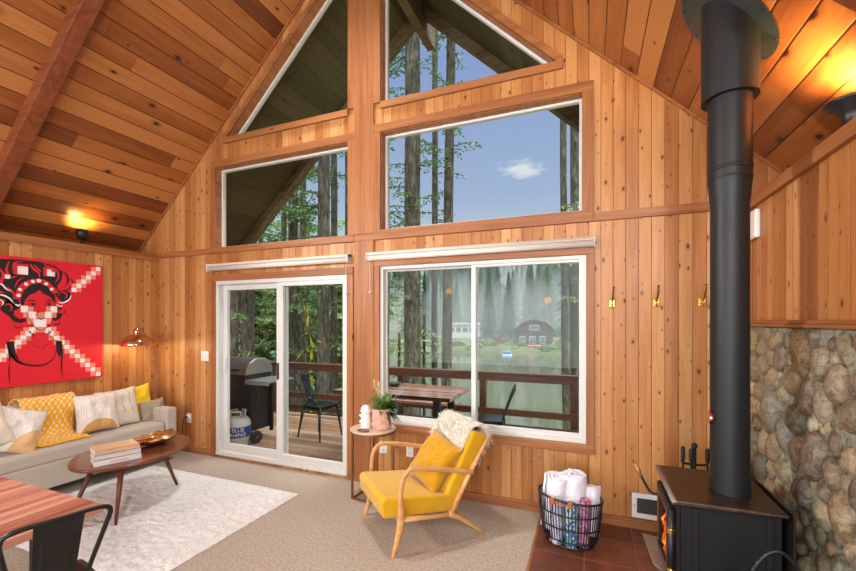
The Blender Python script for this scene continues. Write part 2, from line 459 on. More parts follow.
def poly_frame(outer, t_, y0, y1):
    """a mitred frame of width t_ following a convex outline (x, z), counter-clockwise"""
    n = len(outer); P = [Vector(p) for p in outer]; inner = []
    for i in range(n):
        a, b, c = P[i-1], P[i], P[(i+1) % n]
        d1 = (b-a).normalized(); d2 = (c-b).normalized()
        n1 = Vector((-d1.y, d1.x)); n2 = Vector((-d2.y, d2.x))
        m = (n1+n2).normalized(); inner.append(b + m*(t_/max(.25, m.dot(n1))))
    mb = MB()
    for i in range(n):
        j = (i+1) % n
        mb.prism([tuple(P[i]), tuple(P[j]), tuple(inner[j]), tuple(inner[i])], 1, y0, y1)
    return mb, [tuple(p) for p in inner]
UPPER = {
 'window_1': ([(-3.87,3.70),(-2.24,3.70),(-2.24,3.728+.96*(-2.24+3.852))]),
 'window_2': ([(-4.06,2.438),(-2.24,2.438),(-2.24,3.378),(-4.06,3.378)]),
 'window_3': ([(-1.87,3.70),(-.25,3.70),(-1.87,3.779-.972*(-1.87+.322))]),
 'window_4': ([(-1.87,2.465),(-.045,2.465),(-.045,3.412),(-1.87,3.412)]),
}
for nm, outer in UPPER.items():
    fb, inner = poly_frame(outer, .028, .075, .115)
    fr = struct(fb.build(nm, m_white))
    MB().prism(inner, 1, .092, .098).build('pane', m_glass, fr)
    jb, _ = poly_frame(outer, .006, .0, .075)
    jb.build('jamb', m_trim_y, fr)

# big sliding window
def fx(px, y=.05): return on_y(px, 321, y).x
wf = struct(poly_frame([(-1.885,.60),(-.02,.60),(-.02,2.115),(-1.885,2.115)], .032, .005, .10)[0].build('window_5', m_white, bevel=.003))
MB().box((-1.853,.02,.632),(-.052,.10,.645)).build('track', m_white, wf, bevel=.002)
def sash(parent, x0, x1, z0, z1, st, rt, rb, y0, y1, nm='sash'):
    b = MB()
    b.box((x0,y0,z0),(x0+st[0],y1,z1)).box((x1-st[1],y0,z0),(x1,y1,z1))
    b.box((x0+st[0],y0,z0),(x1-st[1],y1,z0+rb)).box((x0+st[0],y0,z1-rt),(x1-st[1],y1,z1))
    o = b.build(nm, m_white, parent, bevel=.003)
    MB().box((x0+st[0],(y0+y1)/2-.003,z0+rb),(x1-st[1],(y0+y1)/2+.003,z1-rt)).build('pane', m_glass, o)
    return o
xm = on_y(474.5, 321, .05).x
sash(wf, -1.853, xm+.02, .645, 2.083, (.014,.038), .016, .02, .062, .09)
sash(wf, xm-.022, -.052, .64, 2.083, (.042,.022), .022, .032, .02, .05)
# sliding glass door
df = struct(poly_frame([(-4.05,.03),(-2.255,.03),(-2.255,2.05),(-4.05,2.05)], .042, -.012, .12)[0].build('door_1', m_white, bevel=.003))
xc1 = on_y(282, 321, .04).x
lp = sash(df, -4.008, xc1+.04, .072, 2.008, (.06,.09), .06, .075, .06, .10, 'door_panel')
rp = sash(df, xc1-.045, -2.297, .072, 2.008, (.085,.018), .045, .07, .005, .045, 'door_panel')
MB().box((xc1-.028,-.012,.95),(xc1-.008,.005,1.13)).build('door_handle', m_black, rp, bevel=.004)
MB().box((-3.985,.03,1.0),(-3.945,.06,1.16)).build('door_handle', m_white, lp, bevel=.006)
MB().box((-4.045,-.02,.03),(-2.26,.13,.055)).build('threshold', m_white, df, bevel=.004)
sc_ = MB()
for px_, z_ in ((-3.1,.052),(-2.85,.052),(-2.40,.052),(-2.85,2.018),(-2.36,2.018)): sc_.tube([(px_,-.0125,z_),(px_,-.016,z_)], .008, 8)
sc_.build('screw', m_chrome, df)

# floors
struct(MB().box((-5.06,-8.5,-.05),(1.055,0,0)).build('floor', m_carpet))
struct(MB().box((-.355,-3.0,0),(1.055,0,.006)).build('floor_tiles', m_tile))
struct(MB().box((-.372,-3.0,0),(-.352,0,.009)).build('trim_17', m_trim_y, bevel=.002))

# stone veneer on the right wall (rounded river stones set in mortar)
def stone_mat():
    t = NT('river_stone'); at = t.n('ShaderNodeAttribute', attribute_name='tint'); v = t.obj()
    n = t.noise(v, 30, 6, .72, .8); f = t.noise(v, 140, 2, .6)
    c = t.mix(t.smooth(n, .3, .7), t.mix(.55, at.outputs['Color'], srgb(54,46,36)), t.mix(.35, at.outputs['Color'], srgb(206,196,168)))
    c = t.mix(t.M('MULTIPLY', t.smooth(f, .5, .75), .35), c, srgb(74,62,52))
    t.bump(t.M('ADD', n, t.M('MULTIPLY', f, .3)), .35, .006); return t.fin(c, .55, 0, .35)
def mortar_mat():
    t = NT('mortar'); n = t.noise(t.obj(), 30, 4, .7)
    t.bump(n, .8, .01); return t.fin(t.ramp(n, [(.3, srgb(112,114,98)), (.7, srgb(162,164,146))]), .9, 0, .1)
rnd = random.Random(11)
struct(MB().box((1.028,-3.2,0),(1.055,-.012,1.549)).build('wall_stone_base', mortar_mat()))
stones = []
def try_fill(r0, r1, tries):
    for _ in range(tries):
        r = rnd.uniform(r0, r1); asp = rnd.uniform(1.0, 1.55); ang = rnd.gauss(0, .45)
        y = rnd.uniform(-2.6, -.06); z = rnd.uniform(.0, 1.5)
        if z + r*asp > 1.56: continue
        ok = True
        for (y2, z2, r2, a2, g2) in stones:
            dy, dz = y-y2, z-z2; d = math.hypot(dy, dz)
            if d > .4: continue
            th = math.atan2(dz, dy)
            def ext(rr, aa, gg):
                c, s2 = math.cos(th-gg), math.sin(th-gg); return rr/math.sqrt(c*c + (s2/aa)**2)
            if d < .90*(ext(r, asp, ang) + ext(r2, a2, g2)): ok = False; break
        if ok: stones.append((y, z, r, asp, ang))
try_fill(.068,.092, 160); try_fill(.052,.07, 1800); try_fill(.036,.052, 5000); try_fill(.018,.034, 9000)
PAL = [(150,132,100),(126,108,80),(166,150,116),(108,94,74),(136,126,98),(94,80,64),(176,162,130),(122,122,106),(142,122,84),(104,72,56),(150,142,116),(88,86,76),(190,180,150),(156,124,78)]
sv = MB(); sv.col = []
for (y, z, r, asp, ang) in stones:
    c = srgb(*[max(20, min(235, k + rnd.uniform(-6, 6))) for k in rnd.choice(PAL)])[:3]
    n0 = len(sv.v); dep = r*rnd.uniform(.5,.75); ph = rnd.uniform(0, 50)
    loc = MB().ball((0,0,0), (1,1,1), 18, 12)
    out = []
    for p in loc.v:
        p = Vector(p); k = 1 + .16*mnoise.noise(p*1.1 + Vector((ph,0,0))) + .05*mnoise.noise(p*3 + Vector((ph,9,0)))
        q = p*k
        yy, zz = q.y*r, q.z*r*asp
        out.append((1.032 - max(-.3, -q.x)*dep if True else 0, y + yy*math.cos(ang) - zz*math.sin(ang), z + yy*math.sin(ang) + zz*math.cos(ang)))
    sv.add(out, loc.f); sv.col += [c]*len(out)
for i, p in enumerate(sv.v): sv.v[i] = (p[0], p[1], max(.007, min(1.547, p[2])))
struct(sv.build('wall_stone_veneer', stone_mat(), smooth=True))
struct(MB().box((.985,-8.5,1.549),(1.055,-.0,1.566)).box((1.0,-8.5,1.566),(1.055,-.0,1.588)).build('trim_18', m_trim_y, bevel=.003))
struct(MB().box((1.0,-.022,0),(1.055,0,1.549)).build('trim_19', m_trim_z, bevel=.003))
struct(MB().box((.985,-.02,1.588),(1.055,0,2.36)).build('trim_20', m_trim_z, bevel=.003))
# ================================================================== furniture and things indoors
def fabric(name, col, var=.1, weave=420, rough=.9, bump=.25, sheen=.3):
    t = NT(name); v = t.obj(); a = t.noise(v, weave, 2, .6); b = t.noise(v, 9, 3)
    s = t.M('ADD', t.M('MULTIPLY', a, .6), t.M('MULTIPLY', b, .4))
    lo = tuple(x*(1-var*2) for x in col[:3])+(1,); hi = tuple(min(1, x*(1+var)) for x in col[:3])+(1,)
    t.bump(a, bump, .003); return t.fin(t.ramp(s, [(.3, lo), (.6, col), (.8, hi)]), rough, 0, .15, sheen=sheen)
m_sofa = fabric('sofa_linen', srgb(182,172,158), .06)
m_yellow = fabric('mustard_velvet', srgb(214,164,22), .12)
m_yellow_p = fabric('mustard_pillow_cloth', srgb(196,144,14), .14, weave=260)
m_bright_yellow = fabric('bright_yellow_cloth', srgb(240,206,30), .08)
m_cream = fabric('cream_cloth', srgb(226,216,196), .06)
m_grey_p = fabric('taupe_cloth', srgb(158,146,126), .08)
m_oak = board('oak_frame', [srgb(160,108,60), srgb(194,142,88), srgb(210,160,104), srgb(222,178,126)], srgb(150,100,56), axis='Y', knots=.99, rough=.42)
m_walnut = board('walnut_top', [srgb(64,32,22), srgb(92,50,34), srgb(110,62,42), srgb(130,80,54)], srgb(60,30,20), axis='Y', knots=.99, rough=.2, spec=.5)
m_walnut_leg = board('walnut_leg', [srgb(66,36,24), srgb(90,50,34), srgb(104,60,40), srgb(120,72,48)], srgb(70,36,20), axis='Z', knots=.99, rough=.4)

def pillow(w, h, t, seed, n=22, wrinkle=.012):
    """a stuffed cushion: w along X, h along Z, thickness t along Y, pinched at the corners"""
    r = random.Random(seed); off = Vector((r.uniform(0,40), r.uniform(0,40), 0)); b = MB()
    def side(sg):
        def fn(u, v):
            a, c = 2*u-1, 2*v-1
            e = (1-abs(a)**2.6)*(1-abs(c)**2.6)
            pin = 1 - .075*(1-c*c)*(abs(a)**3) ; pin2 = 1 - .075*(1-a*a)*(abs(c)**3)
            th = t/2*max(0, e)**.55
            w_ = mnoise.noise(Vector((a*2.2, c*2.2, sg*3)) + off)*wrinkle*2 + mnoise.noise(Vector((a*5, c*4, sg*7)) + off)*wrinkle
            return (a*w/2*pin, sg*(th + w_*max(0,e)**.5), c*h/2*pin2)
        return fn
    b.grid(side(-1), n, n); b.grid(side(1), n, n)
    return b
def pillow_thing(name, label, mat, w, h, t, loc, rot, seed, group=None, cat='pillow'):
    o = pillow(w, h, t, seed).build(name, mat, smooth=True, merge=.0008, loc=loc)
    o.rotation_mode = 'XYZ'; o.rotation_euler = rot
    return tag(o, label, cat, group)

# ------------------------------------------------------------------ sofa along the left wall
SX0, SX1 = -5.0, -4.40
sofa = thing('sofa', 'long low taupe linen sofa along the left wall under the red painting', 'sofa', (-4.7,-1.35,0))
MB().box((SX0,-2.9,.11),(SX1,-.36,.335)).build('base', m_sofa, sofa, world=True, bevel=.015, seg=3)
MB().box((SX0+.16,-2.9,.33),(SX1+.002,-.365,.455)).build('seat_cushion', m_sofa, sofa, world=True, bevel=.03, seg=4)
bk = MB(); bk.prism([(-4.99,.30),(-4.80,.30),(-4.845,.80),(-4.99,.80)], 1, -2.9, -.36)
bk.build('backrest', m_sofa, sofa, world=True, bevel=.03, seg=4)
MB().box((SX0,-.36,.11),(SX1+.01,-.235,.60)).build('arm', m_sofa, sofa, world=True, bevel=.02, seg=4)
for (x, y) in ((-4.47,-.30),(-4.93,-.30),(-4.47,-1.6),(-4.93,-1.6),(-4.47,-2.8),(-4.93,-2.8)):
    MB().tube([(x,y,0),(x,y,.115)], [.018,.026], 12).build('leg', m_walnut_leg, sofa, world=True)

def stitched(name, base, line, patch, patch_fn, freq=60):
    """white cover with fine stitched lines and a half-round patch (object space X, Z)"""
    t = NT(name); v = t.obj(); p = t.xyz(v); n = t.noise(v, 300, 2); w = t.noise(v, 6, 3)
    c = t.mix(n, tuple(x*.9 for x in base[:3])+(1,), base)
    st = t.M('FRACT', t.M('ADD', t.M('MULTIPLY', p[0], freq), t.M('MULTIPLY', w, 1.2)))
    dash = t.M('GREATER_THAN', t.noise(t.vec(t.M('MULTIPLY', p[0], 60.0), t.M('MULTIPLY', p[2], 22.0)), 1.0, 1), .45)
    lm = t.M('MULTIPLY', t.M('MULTIPLY', t.M('LESS_THAN', st, .2), dash), t.M('GREATER_THAN', p[2], -.06))
    c = t.mix(t.M('MULTIPLY', lm, .55), c, line)
    px, pz, pr, kz = patch_fn
    d = t.M('SQRT', t.M('ADD', t.M('POWER', t.M('SUBTRACT', p[0], px), 2.0), t.M('POWER', t.M('MULTIPLY', t.M('SUBTRACT', p[2], pz), kz), 2.0)))
    pm = t.M('MULTIPLY', t.smooth(d, pr+.003, pr-.003), 1.0)
    c = t.mix(pm, c, patch); t.bump(n, .2, .003); return t.fin(c, .9, 0, .15, sheen=.2)
m_st1 = stitched('stitched_pillow_tan_patch', srgb(232,226,214), srgb(150,130,110), srgb(206,158,96), (.0,-.22,.155,1.0))
m_st2 = stitched('stitched_pillow_corner_patch', srgb(234,230,222), srgb(160,140,120), srgb(222,180,128), (.19,-.19,.20,1.0))
m_st3 = stitched('cream_marked_pillow', srgb(226,218,200), srgb(150,140,120), srgb(220,210,190), (.9,.9,.02,1.0), freq=14)
yaw = lambda d: math.radians(90+d)
pillow_thing('throw_pillow', 'white stitched pillow with a tan patch at its bottom, right of the blanket', m_st1, .37, .39, .15, tuple(on_x(97,412.5,-4.64)), (math.radians(-14),0,yaw(-8)), 1, 'pillows on the sofa')
pillow_thing('throw_pillow', 'tipped white stitched pillow with a tan corner patch, left of the blanket', m_st2, .36, .40, .15, tuple(on_x(15,430,-4.56)), (math.radians(-24),math.radians(20),yaw(-14)), 2, 'pillows on the sofa')
pillow_thing('throw_pillow', 'cream pillow with faint marks leaning in front of the bright yellow one', m_st3, .40, .41, .14, tuple(on_x(117.5,408,-4.71)), (math.radians(-12),math.radians(-3),yaw(-6)), 3, 'pillows on the sofa')
pillow_thing('throw_pillow', 'bright yellow square pillow on the sofa', m_bright_yellow, .37, .41, .12, tuple(on_x(135,404.5,-4.765)), (math.radians(-8),math.radians(-7),yaw(-4)), 4, 'pillows on the sofa')
pillow_thing('throw_pillow', 'small taupe pillow tucked against the sofa arm', m_grey_p, .27, .26, .12, tuple(on_x(152.5,411,-4.66)), (math.radians(-10),math.radians(-5),yaw(-10)), 5, 'pillows on the sofa')
pillow_thing('throw_pillow', 'white pillow at the near end of the sofa, cut off by the picture edge', m_cream, .42, .40, .15, tuple(on_x(-26,431,-4.56)), (math.radians(-22),math.radians(-12),yaw(-6)), 6, 'pillows on the sofa')

# honeycomb throw
def honey():
    t = NT('honeycomb_knit'); uv = t.n('ShaderNodeTexCoord').outputs['UV']; p = t.xyz(uv)
    def lat(o):
        a = t.M('SUBTRACT', t.M('FRACT', t.M('ADD', t.M('MULTIPLY', p[0], 9.0), o)), .5)
        b = t.M('SUBTRACT', t.M('FRACT', t.M('ADD', t.M('MULTIPLY', p[1], 13.0), o)), .5)
        return t.M('SQRT', t.M('ADD', t.M('POWER', a, 2.0), t.M('POWER', t.M('MULTIPLY', b, 1.0), 2.0)))
    d = t.M('MINIMUM', lat(0.0), lat(.5)); m = t.smooth(d, .39, .30)
    n = t.noise(t.obj(), 220, 2)
    y = t.mix(n, srgb(232,160,20), srgb(250,196,52)); c = t.mix(m, srgb(246,232,198), y)
    t.bump(t.M('ADD', m, t.M('MULTIPLY', n, .4)), .5, .006); return t.fin(c, .95, 0, .1, sheen=.3)
th = thing('throw_blanket', 'yellow and white honeycomb throw blanket draped over the sofa back', 'blanket', (-4.75,-1.22,.47))
path = catmull([(-5.02,.50),(-5.012,.78),(-4.97,.835),(-4.88,.845),(-4.815,.80),(-4.79,.68),(-4.765,.55),(-4.72,.49),(-4.64,.476),(-4.56,.474)], 6)
path = [(p.x, p.y) for p in [Vector((a[0], a[1], 0)) for a in path]]
def thf(u, v):
    k = v*(len(path)-1); i = min(int(k), len(path)-2); f = k-i
    x = lerp(path[i][0], path[i+1][0], f); z = lerp(path[i][1], path[i+1][1], f)
    y = lerp(-1.45, -1.02, u) + .03*math.sin(v*6) + .07*(v-.4)*(.5-u)
    w = mnoise.noise(Vector((u*5, v*6, 2)))*.012 + .006*math.sin(u*22+v*5)*(.4+v)
    return (x + abs(w)*.8 + .004, y, z + abs(w) + .004)
MB().grid(thf, 40, 60, uv=True).build('blanket', honey(), th, smooth=True, world=True, solid=.008)
fr_ = MB(); rr = random.Random(3)
for i in range(46):
    x, y, z = thf(i/45, 1)
    for q in range(2):
        pts = [(x-.005,y,z+.002)]
        dy = rr.uniform(-.012,.012); L = rr.uniform(.035,.06)
        for k in range(1,5): pts.append((x+L*k/4, y+dy*k/2+rr.uniform(-.003,.003), .464+.01*(1-k/4)+rr.uniform(0,.004)))
        fr_.tube(pts, [.004,.0045,.004,.0035,.002], 5)
fr_.build('fringe', plain('fringe_yarn', srgb(244,190,60), .95), th, world=True, smooth=True)

# ------------------------------------------------------------------ painting
ART = thing('wall_art', 'large red canvas of a dark haired woman crossed by pixel squares', 'painting', (-5.045,-1.256,1.58))
m_red = plain('red_canvas', srgb(214,22,44), .6, var=.04, scale=20)
m_ink = plain('black_ink', srgb(22,16,20), .6, var=.05)
m_pink = plain('salmon_ink', srgb(236,138,118), .6, var=.05)
m_wht = plain('white_ink', srgb(240,234,230), .6, var=.03)
MB().box((-5.058,-1.87,.965),(-5.025,-.642,2.195)).build('canvas', m_red, ART, world=True, bevel=.003)
def ap(zx, zy):     # traced position on the canvas -> (y, z)
    v = on_x(zx/3.81, 250 + zy/3.81, -5.024); return (max(-1.866, min(-.644, v.y)), max(.968, min(2.192, v.z)))
def flat(mb, pts, lay):
    P = [ap(*p) for p in pts]; mb.prism(P, 0, -5.0255, -5.0245 + .0004*lay)
def ribbon(mb, pts, w, lay, taper=True):
    P = [Vector((*ap(*p), 0)) for p in catmull([Vector((a, b, 0)) for a, b in pts], 6) for p in [(p.x, p.y)]]
    n = len(P); L = []; R = []
    for i in range(n):
        d = (P[min(i+1,n-1)] - P[max(i-1,0)]); d = d.normalized() if d.length else Vector((1,0,0))
        k = w*(math.sin(PI*(.08+.9*i/(n-1))) if taper else 1); nn = Vector((-d.y, d.x, 0))
        L.append(P[i]+nn*k/2); R.append(P[i]-nn*k/2)
    x = -5.0245 + .0004*lay
    for i in range(n-1):
        mb.add([(x,L[i].x,L[i].y),(x,L[i+1].x,L[i+1].y),(x,R[i+1].x,R[i+1].y),(x,R[i].x,R[i].y)], [(0,1,2,3)])
ink = MB(); red2 = MB(); pk = MB(); wt = MB()
def Z(pts): return [(a*.6003, 7.62 + b*.6003) for a, b in pts]
# hair
flat(ink, Z([(-200,20),(0,42),(120,48),(250,62),(345,85),(398,128),(390,180),(362,215),(375,248),(418,238),(452,266),(450,298),(424,322),(388,312),(366,292),(345,255),(300,208),(240,188),(180,198),(135,238),(116,292),(128,330),(108,352),(80,342),(20,300),(-60,290),(-200,250)]), 1)
flat(ink, Z([(10,330),(50,300),(95,330),(128,335),(120,360),(90,372),(88,400),(120,425),(165,420),(165,440),(130,452),(85,440),(55,405),(20,385),(2,360)]), 1)
flat(ink, Z([(350,350),(385,340),(392,365),(372,385),(398,392),(385,420),(352,440),(330,425),(345,395)]), 1)
for pts, w in (([(395,120),(425,150),(430,190),(405,215)], .02), ([(418,240),(450,225),(462,190),(440,160)], .014), ([(330,455),(365,462),(385,440)], .012), ([(90,450),(95,475),(125,480),(150,468)], .010), ([(2,360),(-20,385),(-40,380)], .02), ([(400,392),(415,380),(410,360)], .01)):
    ribbon(ink, Z(pts), w, 1)
flat(ink, Z([(128,300),(150,245),(200,204),(245,197),(300,212),(348,262),(353,330),(338,312),(318,286),(272,262),(250,240),(228,258),(188,272),(162,305),(150,340),(130,330)]), 1.5)
# red strands drawn over the hair
for pts, w in (([(-20,90),(20,140),(10,200),(60,240)], .022), ([(60,60),(40,110),(70,160),(110,150)], .018), ([(150,60),(90,70),(80,130)], .010), ([(190,75),(215,110),(245,130),(250,165)], .022), ([(215,80),(240,105),(262,125)], .014), ([(330,95),(365,120),(370,165),(345,200)], .016), ([(280,72),(300,90),(340,88)], .010), ([(380,260),(405,255),(425,275),(410,300)], .014), ([(20,215),(60,235),(90,270),(80,310)], .016), ([(30,340),(60,330),(75,355),(60,380)], .012), ([(100,400),(120,412),(150,412)], .010), ([(365,360),(375,372),(360,400)], .010), ([(150,160),(110,190),(95,230)], .010), ([(350,222),(362,250),(380,280)], .010), ([(-60,200),(-20,240),(30,262)], .02)):
    ribbon(red2, Z(pts), w, 2)
# face and neck
flat(red2, Z([(160,305),(188,272),(228,258),(250,240),(272,262),(318,286),(345,318),(350,360),(336,420),(305,470),(262,494),(222,474),(186,424),(163,366)]), 2)
flat(red2, Z([(222,470),(305,470),(310,520),(330,545),(200,545),(216,520)]), 2)
# headband with white ovals
ribbon(red2, Z([(112,300),(120,248),(150,210),(195,188),(245,182),(292,196),(330,232),(348,262)]), .040, 3, False)
for a, b, c, d in ((116,285,119,265),(122,246,132,230),(156,210,176,198),(198,190,220,184),(232,181,262,183),(284,196,302,210),(322,228,334,244)):
    ribbon(wt, Z([(a,b),((a+c)/2,(b+d)/2),(c,d)]), .034, 4)
# white strands
for pts, w in (([(-30,200),(10,205),(40,235),(75,250)], .012), ([(-40,268),(20,275),(60,295),(90,330)], .014), ([(365,318),(400,322),(440,300),(452,270)], .014), ([(0,300),(20,320),(10,340)], .010), ([(95,330),(115,340),(130,330)], .016), ([(355,330),(380,345),(400,340)], .010)):
    ribbon(wt, Z(pts), w, 3)
def sq(mb, zx, zy, s, lay, s2=None):
    y, z = ap(zx, zy); x = -5.0245 + .0004*lay; h = s/2; k = (s2 or s)/2
    mb.prism([(y-h,z-k),(y+h,z-k),(y+h,z+k),(y-h,z+k)], 0, -5.0255, x)
SQ = .044
def diag(p0, p1, n):
    for i in range(n+1):
        zx = lerp(p0[0], p1[0], i/n); zy = lerp(p0[1], p1[1], i/n)
        sq(wt, zx, zy, SQ, 4)
        if i < n:
            zx2 = lerp(p0[0], p1[0], (i+1)/n); zy2 = lerp(p0[1], p1[1], (i+1)/n)
            sq(pk, zx2, zy, SQ*.98, 2.5); sq(pk, zx, zy2, SQ*.98, 2.7)
diag((374,73),(282,152),5)
diag((374,472),(196,318),9)
diag((-6,418),(108,318),6)
def zs(mb, a, b, s, lay, s2=None): (q,) = Z([(a,b)]); sq(mb, q[0], q[1], s, lay, s2)
# pixel blocks on hair, face and throat
for a, b, s in ((140,112,.105),(318,128,.09),(42,152,.05)):
    zs(red2, a-6, b-2, s, 3); zs(wt, a+5, b+5, s*.72, 4)
zs(red2, 340, 116, .036, 5)
for a, b in ((155,362),(204,399),(342,364),(306,399)): zs(wt, a, b, .052, 4, .062)
for a, b in ((192,362),(168,396),(312,362),(340,398),(196,437),(308,437),(238,402),(272,402)): zs(pk, a, b, .046, 3, .058)
zs(wt, 254, 448, .098, 4.2, .088)
zs(pk, 254, 494, .098, 3.2, .05)
for a, b in ((204,497),(306,497)): zs(wt, a, b, .046, 4, .056)
for a, b in ((168,497),(340,492)): zs(pk, a, b, .044, 3.4, .054)
# drawn lines: brows, eyes, nose, mouth, jaw, neck, clothes
for pts, w, l in (([(172,318),(200,306),(232,318)], .012, 5), ([(285,318),(310,306),(336,318)], .012, 5), ([(178,338),(206,324),(234,336)], .009, 5), ([(284,336),(310,324),(336,338)], .009, 5), ([(182,342),(206,346),(230,340)], .004, 5), ([(288,340),(310,346),(334,342)], .004, 5),
               ([(246,345),(242,385),(234,404),(250,410)], .005, 5), ([(222,428),(246,422),(262,426),(282,421),(296,428)], .012, 5), ([(165,370),(186,426),(222,476),(262,496),(305,472),(338,420),(350,362)], .007, 5),
               ([(216,490),(212,530),(190,548),(120,560)], .006, 5), ([(308,492),(314,530),(340,556),(400,575)], .006, 5)): ribbon(ink, Z(pts), w, l)
for a, b in ((207,334),(310,334)):
    (q,) = Z([(a,b)]); y, z = ap(*q); ink.prism([(y+.010*math.cos(k*PI/6), z+.010*math.sin(k*PI/6)) for k in range(12)], 0, -5.0255, -5.0222)
for pts, w, l in (([(120,362),(140,368),(152,380)], .005, 5), ([(185,360),(168,368),(158,380)], .005, 5), ([(30,350),(45,400),(80,430),(125,440),(170,436),(205,410),(222,345)], .018, 5), ([(36,430),(34,470),(38,515)], .01, 5), ([(232,345),(236,400),(234,440),(238,495)], .014, 5), ([(40,390),(60,420),(90,438)], .02, 5)):
    ribbon(ink, pts, w, l)
flat(ink, [(24,350),(52,347),(60,392),(74,420),(48,400),(36,425)], 5)
flat(ink, [(212,348),(236,346),(238,380),(228,410),(217,390)], 5)
ink.build('ink_drawing', m_ink, ART, world=True)
red2.build('red_drawing', m_red, ART, world=True)
pk.build('salmon_marking', m_pink, ART, world=True)
wt.build('white_marking', m_wht, ART, world=True)

# ------------------------------------------------------------------ floor lamp in the corner
lamp = thing('floor_lamp', 'rose gold dome floor lamp with a thin curved stem in the corner', 'lamp', (-4.90,-.10,0))
lc = Vector((-4.83,-.40,1.30))
pts = catmull([(-4.90,-.10,.02),(-4.90,-.105,.6),(-4.89,-.12,.95),(-4.86,-.20,1.25),(-4.84,-.30,1.43),(lc.x,lc.y+.03,1.50),(lc.x,lc.y,1.485)], 8)
MB().lathe([(.0,0),(.13,0),(.13,.012),(.02,.02),(.0,.022)], (-4.90,-.10,0), 32).build('base', m_chrome, lamp, world=True)
MB().tube(pts, .0075, 8).build('stem', m_chrome, lamp, world=True, smooth=True)
R0 = .165
prof = [(R0*math.sin(a), .135*math.cos(a)) for a in [PI/2*(1-i/10) for i in range(11)]][:-1] + [(.03,.136),(.028,.15)]
inn = [(r*.97, z*.97-.001) for r, z in reversed(prof[:-1])]
sh = MB().lathe([(r*.985,z) for r,z in reversed(inn)][:0] + prof, (lc.x,lc.y,1.30), 40).build('lamp_shade', m_copper, lamp, world=True, smooth=True, solid=.003)
MB().lathe([(.032,.14),(.034,.15),(.034,.19),(.02,.20),(.012,.21),(0,.215)], (lc.x,lc.y,1.30), 24).build('socket_cap', m_copper, lamp, world=True, smooth=True)
m_bulb = plain('warm_bulb', srgb(255,244,220), .4, var=0, emit=srgb(255,214,150), estr=14)
MB().ball((lc.x,lc.y,1.335), .035, 16, 10).build('bulb', m_bulb, lamp, world=True, smooth=True)

# ------------------------------------------------------------------ rug
m_rug = NT('white_shag'); _v = m_rug.obj()
_a = m_rug.noise(_v, 34, 4, .7, 1.0); _b = m_rug.noise(_v, 5, 3)
m_rug.bump(_a, 1.0, .02)
m_rug = m_rug.fin(m_rug.ramp(m_rug.M('ADD', m_rug.M('MULTIPLY', _a, .7), m_rug.M('MULTIPLY', _b, .3)), [(.28, srgb(214,208,200)), (.45, srgb(238,235,230)), (.65, srgb(248,247,244))]), .95, 0, .1, sheen=.3)
rx0, rx1, ry0, ry1 = -4.42, -2.46, -1.91, -.475
def rugf(u, v):
    e = min(u, 1-u, v, 1-v); x = lerp(rx0, rx1, u); y = lerp(ry0, ry1, v)
    k = min(1, e*30)
    h = .004 + k*(.018 + .010*mnoise.noise(Vector((x*22, y*22, 1))) + .006*mnoise.noise(Vector((x*60, y*60, 5))))
    j = .008*(1-k)
    return (x + j*mnoise.noise(Vector((x*30,y*30,3))), y + j*mnoise.noise(Vector((x*30,y*30,7))), max(.002, h))
rg = MB().grid(rugf, 190, 140).build('rug', m_rug, smooth=True)
tag(rg, 'white shag rug on the carpet under the oval coffee table', 'rug')

# ------------------------------------------------------------------ coffee table
CTC = Vector((-3.69,-1.14,0)); CTA = math.radians(108)
ct = thing('coffee_table', 'oval walnut coffee table on splayed tapered legs on the white rug', 'table', CTC)
def oval(a, b, n=64):
    out = []
    for k in range(n):
        t = 2*PI*k/n; ca, sa = math.cos(t), math.sin(t)
        r = 1/((abs(ca)/a)**1.85 + (abs(sa)/b)**1.85)**(1/1.85)
        u, v = r*ca, r*sa
        out.append((u*math.cos(CTA)-v*math.sin(CTA), u*math.sin(CTA)+v*math.cos(CTA)))
    return out
MB().prism(oval(.50,.39), 2, .435, .460).build('tabletop', m_walnut, ct, bevel=.008, seg=3)
for (fx_, fy_), (tx, ty) in (((-3.75,-1.60),(-3.71,-1.43)), ((-3.36,-1.485),(-3.40,-1.42)), ((-3.65,-.78),(-3.69,-.92))):
    MB().tube([(fx_-CTC.x,fy_-CTC.y,.024),(tx-CTC.x,ty-CTC.y,.436)], [.011,.022], 14).build('leg', m_walnut_leg, ct, smooth=True)

